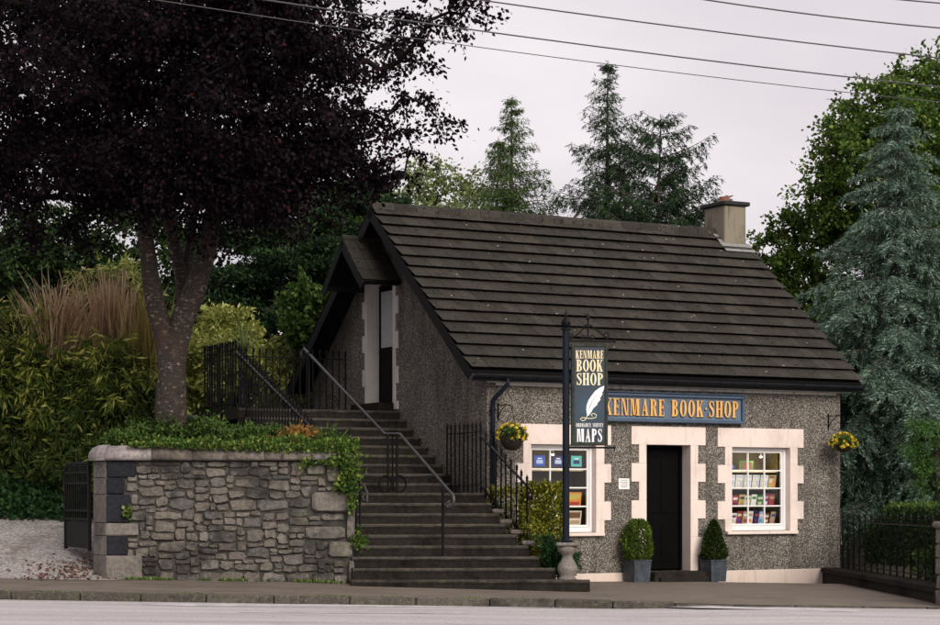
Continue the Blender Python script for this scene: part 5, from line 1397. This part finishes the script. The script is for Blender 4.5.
b2 = at(606, 0, 50); b2.z = .3; conifer('spruce_tree', 'tall pointed dark spruce rising highest behind the roof', b2, at(0, 62, 50).z-.3, 4.6, 46, 4, 'spruced', 'barkd', .05, 85, .125, .16, prof=1.05, top=.12, uj=.6, hang_=.8, upt=.2)
b3 = at(655, 0, 49); b3.z = .3; conifer('spruce_tree', 'broad shouldered dark spruce with wide sweeping boughs beside the chimney', b3, at(0, 118, 49).z-.3, 3.1, 26, 4, 'spruced', 'barkd', -.02, 105, .13, .17, prof=.45, uj=.7, top=.1, hang_=.9, upt=.22)
# --- blue cedar beside the railings
cb = at(898, 0, 37.8); cb.z = .1
conifer('blue_cedar', 'blue grey weeping cedar tree beside the cottage end wall', cb, at(0, 106, 37.8).z-.1, 3.3, 34, 5, 'blue', 'barkd', .62, 140, .105, .18, prof=.78, hang_=.75, upt=.34, top=.14, start=.13, tuft=.05, uj=.8, jit=.35)
# --- sycamore behind it
def dec(name, label, px, Y, zc_px, rx, ry, rz, na, n, R_, size, mat, trunkw=.16, bark='barkd', base_z=.3, ratio=.75, flat=.8, droop=.15, extra=None):
    c = at(px, zc_px, Y); b_ = Vector((c.x, c.y, base_z))
    tr_ = [([b_, b_.lerp(c, .35)+Vector((.1, 0, 0)), b_.lerp(c, .7), c+Vector((0, 0, rz*.4))], trunkw, .05)]
    A_ = ell(na, tuple(c), (rx, ry, rz), .36)
    if extra is not None: A_ = np.concatenate([A_, np.array([tuple(at(*e)) for e in extra])])
    return tree(name, label, b_, tr_, A_, n, R_, size, ratio, mat, bark, .011, flat, droop)
dec('sycamore_tree', 'big leafy green sycamore towering behind the blue cedar', 938, 46, 165, 2.7, 2.6, 2.5, 190, 340, .60, .105, 'syc', .3, extra=[(925, 72, 46), (905, 90, 46), (885, 100, 46), (850, 105, 46), (838, 125, 46), (828, 150, 46), (815, 170, 46), (812, 190, 46), (835, 180, 46), (860, 120, 46), (826, 205, 46)])
dec('oak_tree', 'dark green tree filling in behind the blue cedar', 900, 44, 380, 2.3, 1.2, 2.3, 110, 230, .6, .13, 'dgreen', .15)
dec('lime_tree', 'round mid green tree showing between roof and blue cedar', 812, 48, 285, 1.35, 1.4, 1.9, 80, 300, .52, .095, 'syc', .15, extra=[(765, 240, 48), (775, 232, 48), (762, 255, 48), (790, 228, 48), (775, 262, 48)])
dec('ash_tree', 'pale green airy tree top left of the spruces', 435, 58, 235, 2.0, 1.8, 2.0, 75, 190, .6, .11, 'pale', .15, extra=[(408, 190, 58), (420, 178, 58), (440, 172, 58), (455, 182, 58), (475, 190, 58), (400, 205, 58)])
dec('thuja_bush', 'bright green feathery conifer bush behind the right hand railing', 938, 33.5, 455, .55, .6, .72, 60, 240, .24, .05, 'thuja', .05, base_z=.1, ratio=.35)
# --- trees deep behind the garden on the left
def cedar_layers(name, label, px, Y, ys, wid, mat):
    b_ = at(px, 0, Y); b_.z = 2.0; t = thing(name, label, 'tree', tuple(b_))
    mb = MB(); topz = at(0, min(ys)-20, Y).z; mb.tube([b_, Vector((b_.x+.1, Y, topz))], [.28, .08], 7); Ps = []; Ds = []
    for y, w in zip(ys, wid):
        z = at(0, y, Y).z
        for k in range(9):
            a = rng.uniform(0, 6.28); L_ = w*rng.uniform(.55, 1.1); zz_l = z+rng.normal()*.16
            d = np.array([math.cos(a), math.sin(a)*.8, 0]); o = np.array([b_.x, Y, zz_l-.15])
            e = o+d*L_+np.array([0, 0, .25]); mb.tube([o, (o+e)/2+np.array([0, 0, .12]), e], [.06, .04, .012], 5, False)
            m_ = int(520*L_); s = rng.uniform(.15, 1, m_)**.7; pos = o+np.outer(s, e-o)+np.array([0, 0, .12])
            wv = rng.normal(size=m_)*.30*L_*np.sin(np.clip(s, 0, 1)*2.6)*.6; pos[:, 0] += -d[1]*wv; pos[:, 1] += d[0]*wv; pos[:, 2] += rng.normal(size=m_)*.07
            Ps.append(pos); Ds.append(np.tile(np.array([d[0]*.4, d[1]*.4, .35]), (m_, 1)))
    mb.build('trunk', M['barkd'], t, True); leaves('crown', np.concatenate(Ps), np.concatenate(Ds), .13, .35, M[mat], t, .6); return t
cedar_layers('cedar_tree', 'dark layered cedar tree behind the stair railings', 300, 43, [195, 212, 232, 255, 275, 295, 315, 332], [1.9, 2.3, 1.6, 1.9, 2.3, 2.5, 2.6, 2.6], 'cedard')
dec('holly_tree', 'dark green rounded tree behind the beech trunk', 210, 45, 330, 1.7, 1.5, 1.3, 70, 260, .55, .12, 'dgreen', .15, base_z=2.2)
dec('yew_tree', 'dark yew mass behind the straw coloured grasses', 95, 44, 285, 2.8, 1.8, 2.0, 110, 260, .7, .12, 'dgreen', .2, base_z=2.0)
dec('yew_tree', 'dark yew mass behind the bamboo thicket by the drive', -20, 43, 330, 2.6, 1.8, 2.6, 100, 260, .7, .12, 'dgreen', .2, base_z=1.5)
dec('maple_tree', 'small fresh green tree pressed against the cottage gable', 312, 37.6, 318, .55, .6, .85, 42, 200, .3, .10, 'gshrub', .05, base_z=2.8)
dec('laurel_tree', 'deep green tree filling the gap behind the cottage', 350, 47, 270, 1.9, 1.5, 1.7, 80, 240, .6, .12, 'gshrub', .15, base_z=2.5)
# --- shrubs as mounds of leaves
def shrub(name, label, c, r, n, size, ratio, mat, cat='shrub', na=60, R_=.4, dz=.3, stem=True, droop=.3, p=.35, zmin=None, group=None, outer_mat=None, yn=60):
    c = np.array(c); base = (c[0], c[1], c[2]-r[2])
    t = thing(name, label, cat, base, 0, group)
    A_ = ell(na, c, r, p); 
    if zmin is not None: A_ = A_[A_[:, 2] > zmin]
    P, D = sprays(A_, n//na, R_, .8, droop)
    leaves('foliage', P, D+np.array([0, 0, dz]), size, ratio, M[mat], t, .4)
    if outer_mat:  # outer sprays take a second, mostly brighter leaf colour
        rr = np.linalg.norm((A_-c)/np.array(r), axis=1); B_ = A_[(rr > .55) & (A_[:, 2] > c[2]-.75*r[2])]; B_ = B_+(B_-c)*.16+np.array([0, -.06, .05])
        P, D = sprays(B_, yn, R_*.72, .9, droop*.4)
        leaves('outer_shoots', P, D+np.array([0, 0, dz]), size*1.05, ratio*1.15, M[outer_mat], t, .4)
    if stem:
        mb = MB()
        for q in A_[:14]: mb.tube([(c[0]+rng.normal()*.1*r[0], c[1], base[2]-.05), (np.array(base)+q)/2+np.array([0, 0, .1]), q], [.022, .014, .006], 4, False)
        mb.build('stem', M['barkd'], t, True)
    return t
# bamboo thicket by the drive
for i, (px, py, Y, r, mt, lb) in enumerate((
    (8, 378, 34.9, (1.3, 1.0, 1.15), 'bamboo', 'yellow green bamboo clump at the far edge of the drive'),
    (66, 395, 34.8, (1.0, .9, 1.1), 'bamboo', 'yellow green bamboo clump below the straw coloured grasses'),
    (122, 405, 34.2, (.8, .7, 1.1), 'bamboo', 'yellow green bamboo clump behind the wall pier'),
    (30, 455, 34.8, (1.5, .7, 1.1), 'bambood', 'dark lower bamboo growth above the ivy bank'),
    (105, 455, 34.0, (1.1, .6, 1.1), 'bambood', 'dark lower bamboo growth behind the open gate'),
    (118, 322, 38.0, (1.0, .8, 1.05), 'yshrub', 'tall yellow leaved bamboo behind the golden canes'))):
    shrub('bamboo', lb, tuple(at(px, py, Y)), r, 9000, .16, .19, 'bambood', 'bamboo', 80, .40, -.25, True, .55, outer_mat=mt, yn=70)
shrub('bamboo', 'green bamboo edge leaning over the left of the drive', tuple(at(-45, 400, 35.4)), (1.2, 1, 1.6), 9000, .16, .19, 'bambood', 'bamboo', 70, .42, -.25, True, .55, outer_mat='bamboo', yn=70)
def canes(label, px, y0, y1, Y, w, n, mat, lean):
    b_ = at(px, y1, Y); t = thing('ornamental_grass', label, 'grass', tuple(b_)); V = []; Fc = []
    H_ = at(0, y0, Y).z-b_.z
    for k in range(n):
        x, y = b_.x+rng.normal()*w*.4, b_.y+rng.normal()*w*.3; h = H_*rng.uniform(.55, 1.05); dx = rng.normal()*.16*h*lean+(x-b_.x)*.35; dy = rng.normal()*.12*h; wd = rng.uniform(.005, .011)
        a = rng.uniform(0, 3.14); ux, uy = math.cos(a)*wd, math.sin(a)*wd
        for s in np.linspace(0, 1, 5):
            q = (x+dx*s*s, y+dy*s*s, b_.z+h*(s-.06*s*s*s)); f = (1-.5*s) if s < .6 else (1.5 if s < .9 else .5)
            V += [(q[0]-ux*f, q[1]-uy*f, q[2]), (q[0]+ux*f, q[1]+uy*f, q[2])]
        o = len(V)-10
        for i in range(4): Fc.append((o+2*i, o+2*i+1, o+2*i+3, o+2*i+2))
    iv = np.array(t.location); link('blades', npmesh('blades', np.array(V)-iv, Fc, M[mat]), t)
canes('feathery straw coloured grass plumes above the bamboo', 60, 284, 372, 34.6, .50, 340, 'strawgrass', 1.2)
canes('upright tan cane stems beside the beech trunk', 114, 266, 390, 34.9, .50, 300, 'strawgrass', .5)
canes('golden cane stems close behind the beech trunk', 143, 285, 410, 34.6, .4, 160, 'goldgrass', .4)
canes('short straw grass plume at the edge of the drive thicket', 4, 308, 360, 35.6, .5, 110, 'strawgrass', 1.2)
canes('single wispy pale plumes rising over the yew', 60, 262, 340, 36.5, .5, 40, 'strawgrass', 1.6)
# ivy bank at the drive
P = np.stack([rng.uniform(-12, -6.35, 9000), rng.uniform(33.4, 34.4, 9000), np.zeros(9000)], 1); P[:, 2] = [drivez(x, y) for x, y in P[:, :2]]; P[:, 2] += rng.uniform(0, 1, 9000)**1.2*(.25+.45*(P[:, 1]-33.4))+.0
t = thing('ivy_bank', 'dark green ivy bank at the top of the gravel drive', 'ivy', (-8, 33.9, drivez(-8, 33.9)))
leaves('foliage', P, np.tile([0, -.6, .5], (9000, 1)), .085, .85, M['ivyd'], t, .6)
# yellow-green shrubs behind the stair railings
for px, py, Y, r, mt, lb in ((205, 372, 38.5, (.7, .5, .62), 'yshrub', 'yellow green shrub behind the railings next to the beech'), (252, 378, 39.0, (.7, .5, .5), 'yshrub', 'low yellow green shrub under the spiky plant'), (288, 378, 38.2, (.7, .5, .66), 'yshrub', 'tall yellow green shrub behind the handrail top'), (225, 330, 40, (.45, .4, .4), 'yshrub', 'small pale bush above the railings'), (318, 350, 38.3, (.4, .4, .75), 'yshrub', 'pale yellow shrub squeezed against the gable'), (270, 405, 38.6, (1.3, .3, .25), 'gshrub', 'green undergrowth at the foot of the railings')):
    shrub('garden_shrub', lb, tuple(at(px, py, Y)), tuple(q*1.2 for q in r), 8000, .13, .36, mt, 'shrub', 48, .32, .1)
def spiky(label, px, py, Y, n, L_, mat='pale'):
    b_ = at(px, py, Y); t = thing('cordyline', label, 'plant', tuple(b_)); V = []; Fc = []
    for k in range(n):
        a = rng.uniform(0, 6.28); el = rng.uniform(.1, 1.4); d = np.array([math.cos(a)*math.cos(el), math.sin(a)*math.cos(el), math.sin(el)]); l = L_*rng.uniform(.7, 1.1); sd_ = np.array([-math.sin(a), math.cos(a), 0])*.018
        for s in (0, .35, .7, 1): q = d*l*s+np.array([0, 0, -.25*l*s*s*math.cos(el)]); V += [q-sd_*(1.02-s), q+sd_*(1.02-s)]
        o = len(V)-8
        for i in range(3): Fc.append((o+2*i, o+2*i+1, o+2*i+3, o+2*i+2))
    link('blades', npmesh('blades', V, Fc, M[mat]), t); MB().tube([(0, 0, -1.0), (0, 0, .02)], [.06, .05], 7).build('stem', M['barkd'], t)
spiky('spiky pale green cordyline behind the stair railings', 243, 352, 38.2, 90, .75)
# --- plants on and over the stone wall
def ivy(name, label, P, D, size, mat, base, cat='ivy'):
    t = thing(name, label, cat, base); leaves('foliage', P, D, size, .85, M[mat], t, .5); return t
n = 5200; X = rng.uniform(-4.95, WX1+.05, n); fr2 = (X+4.95)/(WX1+5.0)
P = np.stack([X, WY+rng.uniform(-.02, .55, n), np.zeros(n)], 1); P[:, 2] = wzc+.19+rng.uniform(0, 1, n)**1.4*.15*(.5+.5*np.clip(fr2*3, 0, 1))*np.interp(np.sin(X*4.1)+np.sin(X*9.7+1), [-2, 2], [.5, 1.2])
nf_ = (rng.uniform(0, 1, n) < .25); P[nf_, 1] = WY-.08+rng.normal(size=nf_.sum())*.02; P[nf_, 2] = wzc+.23-rng.uniform(0, .12, nf_.sum())*np.clip(fr2[nf_]*1.5, .15, 1)
# hanging part over the right corner
def blob(n, px, py, sx, sy, dy=-.1): 
    q = np.stack([at(px, py, WY).x+rng.normal(size=n)*sx, WY+dy+rng.normal(size=n)*.03, at(px, py, WY).z+rng.normal(size=n)*sy], 1); return q
Hs = [blob(350, 345, 462, .13, .09), blob(320, 350, 474, .08, .10), blob(200, 353, 490, .05, .09), blob(100, 341, 486, .07, .05), blob(70, 306, 464, .06, .05), blob(45, 325, 462, .1, .03), blob(80, 352, 505, .025, .06)]
P = np.concatenate([P]+Hs); D = np.tile([0, -.7, .35], (len(P), 1))
ivy('ivy', 'bright green ivy spilling over the wall coping and corner', P, D, .062, 'ivy', (-3.4, WY+.2, wzc+.2))
for px, py, w, h_, lb in ((359, 541, .10, .14, 'small fern tuft growing where wall meets steps'), (128, 513, .05, .06, 'tiny green tuft in a joint of the dark quoins')):
    c = at(px, py, WY); P = np.stack([c.x+rng.normal(size=160)*w*.5, WY-.02+rng.normal(size=160)*.03, c.z+rng.normal(size=160)*h_*.5], 1)
    ivy('wall_fern', lb, P, np.tile([0, -.5, .5], (160, 1)), .06, 'ivy', tuple(c), 'fern')
for px, w, h_, mt, lb, size in ((140, .5, .35, 'gshrub', 'dark herb clump beside the beech root', .07), (215, .75, .42, 'gshrub', 'leafy herb clump in the raised bed by the beech', .07), (262, .55, .35, 'gshrub', 'green herb clump in the raised bed below the railing', .07), (185, .5, .5, 'boxd', 'dark shrub at the foot of the beech', .07), (300, .5, .30, 'orange', 'orange flowering herbs in the raised bed', .055), (160, .7, .30, 'ivy', 'bright low herbs behind the pale coping', .06), (325, .4, .22, 'gshrub', 'low herbs at the stair corner of the bed', .055)):
    c = at(px, 0, 30.2); c.z = 2.12+h_*.35
    shrub('herb_clump', lb, tuple(c), (w, .35, h_*.55), 2600, size, .45, mt, 'plant', 30, .16, .6, False, -.2)
# --- hedge by the sign post
def hedge(name, label, x0, x1, y0, y1, z0, z1, n, size, mat, cat='hedge', taper=0):
    t = thing(name, label, cat, ((x0+x1)/2, (y0+y1)/2, z0)); u = rng.uniform(-1, 1, (n, 3)); k = np.argmax(np.abs(u)*np.array([1, 1, 1.0]), 1); m_ = rng.uniform(0, 1, n) < .8
    u[np.arange(n)[m_], k[m_]] = np.sign(u[np.arange(n)[m_], k[m_]])*rng.uniform(.86, 1.04, m_.sum())
    P = np.stack([(x0+x1)/2+u[:, 0]*(x1-x0)/2*(1-taper*(u[:, 2]*.5+.5)), (y0+y1)/2+u[:, 1]*(y1-y0)/2, (z0+z1)/2+u[:, 2]*(z1-z0)/2+.03*np.sin(u[:, 0]*9)+.03*np.sin(u[:, 1]*7)], 1)
    leaves('foliage', P, u*np.array([1, 1, .6])+np.array([0, 0, .4]), size, .6, M[mat], t, .6)
    mb = MB()
    for k in range(max(2, int((x1-x0)*4))): x = x0+(x1-x0)*(k+.5)/max(2, int((x1-x0)*4)); mb.tube([(x, (y0+y1)/2, z0-.1), (x+random.uniform(-.08, .08), (y0+y1)/2, z0+(z1-z0)*.6)], [.02, .01], 4)
    mb.build('stem', M['barkd'], t, True); return t
gx0, gx1 = at(522, 0, 30.3).x, at(563.5, 0, 30.3).x
hedge('privet_hedge', 'clipped golden privet hedge between stair railing and shop window', gx0, gx1, 29.9, 31.0, .35, at(0, 487, 30).z, 14000, .055, 'golden')
hedge('privet_hedge', 'low golden privet growing behind the level stair railing', at(468, 0, 31.3).x+.25, at(522, 0, 31).x, 31.0, 31.35, .3, 1.5, 2600, .055, 'golden')
c = at(556, 557, 29.45); shrub('fern_clump', 'dark green fern clump at the foot of the golden hedge', tuple(c), (.30, .22, .32), 2600, .09, .3, 'ivyd', 'fern', 26, .16, .2, False, .1)
c = at(541, 540, 29.75); shrub('fern_clump', 'yellow green fern clump at the railing foot', tuple(c), (.14, .15, .28), 1200, .07, .35, 'golden', 'fern', 14, .12, .2, False, .1)
# --- planting behind the right hand railing
q0, q1 = lw[0]+nl*.7, lw[1]+nl*.75
t = thing('laurel_hedge', 'dark clipped hedge behind the iron railing on the right', 'hedge', tuple(q0.lerp(q1, .5)))
n = 15000; u = rng.uniform(.02, 1.15, n); dd = rng.uniform(0, .8, n)**1.6; zt_ = at(0, 509, 30).z
Z = rng.uniform(.1, 1, n)**.8; P = np.array(q0)+np.outer(u, np.array(q1-q0))+np.outer(dd, np.array(nl)); P[:, 2] = .1+(zt_-.1)*Z*np.where(u < .22, .62+u*1.6, 1.0)
leaves('foliage', P, np.tile(np.array([-.5, -.4, .45]), (n, 1)), .075, .6, M['dgreen'], t, .6)
n = 4200; u = rng.uniform(.2, 1.15, n); P = np.array(q0)+np.outer(u, np.array(q1-q0))+np.outer(rng.uniform(0, .8, n), np.array(nl)); P[:, 2] = zt_+rng.normal(size=n)*.035
leaves('clipped_top', P, np.tile(np.array([-.2, -.3, .8]), (n, 1)), .065, .6, M['gshrub'], t, .5)
for k, (u, lb) in enumerate(((.62, 'light green leafy shrub low behind the right hand railing'), (.82, 'second light green leafy shrub low behind the railing near the pier'))):
    c = q0.lerp(q1, u); c.z = .35; shrub('leafy_shrub', lb, (c.x, c.y, .35), (.25, .25, .3), 1400, .09, .5, 'gshrub', 'shrub', 18, .15, .3, False, .1)
# dark wood closing the view behind everything
def wood(name, label, x0, x1, Y, z0, z1, n, size, mat):
    X = rng.uniform(x0, x1, n); top = z1*(.78+.22*np.sin(X*.37+1)*np.sin(X*.9)); Z = z0+(top-z0)*rng.uniform(0, 1, n)**.7
    P = np.stack([X, Y+rng.normal(size=n)*1.6, Z], 1); o = leaves(name, P, np.tile([0, -.5, .3], (n, 1)), size, .7, M[mat]); tag(o, label, 'wood', None, 'stuff')
wood('distant_wood', 'far off dark wood behind the garden', -34, -2, 60, 0, 5.2, 17000, .55, 'dgreen')
wood('distant_wood', 'far off green wood behind the cottage and cedar', -2, 36, 62, 0, 5.6, 17000, .55, 'syc')
# moss and weeds along the wall foot and kerb
n = 900; X = rng.uniform(-5.2, -1.8, n); P = np.stack([X, WY-.02-rng.uniform(0, .10, n), [G(x, WY)+.0 for x in X]], 1); keep = np.sin(X*5)+np.sin(X*13+2) > -.2
tag(leaves('wall_foot_weeds', P[keep], np.tile([0, -.2, 1.0], (keep.sum(), 1)), .05, .4, M['ivy']), 'small green weeds along the foot of the rubble wall', 'weeds', None, 'stuff')
n = 1600; X = rng.uniform(-10, 1.4, n); P = np.stack([X, 26.44+rng.uniform(0, .10, n), [G(x, 26.45) for x in X]], 1); keep = np.sin(X*3)+np.sin(X*7+2) > .4
tag(leaves('kerb_moss', P[keep], np.tile([0, -.2, .6], (keep.sum(), 1)), .025, .6, M['ivy']), 'thin moss line behind the kerb stones', 'moss', None, 'stuff')
# fallen leaves under the gate
n = 420; X = at(75, 0, 29.6).x+rng.normal(size=n)*.38; Y_ = 29.7+rng.normal(size=n)*.45; P = np.stack([X, Y_, [drivez(x, max(y, 28.95))+.012 for x, y in zip(X, Y_)]], 1)
M['deadleaf'] = m_leaf('dead_leaf', [(0, (.06, .03, .025)), (1, (.16, .08, .05))], .1)
V, Fc = leafarr(P, np.column_stack([rng.normal(size=n), rng.normal(size=n), np.full(n, .12)]), .06, .6, .05)
tag(link('leaf_litter', npmesh('leaf_litter', V, Fc, M['deadleaf'])), 'brown fallen leaves on the gravel at the gate', 'leaves', None, 'stuff')
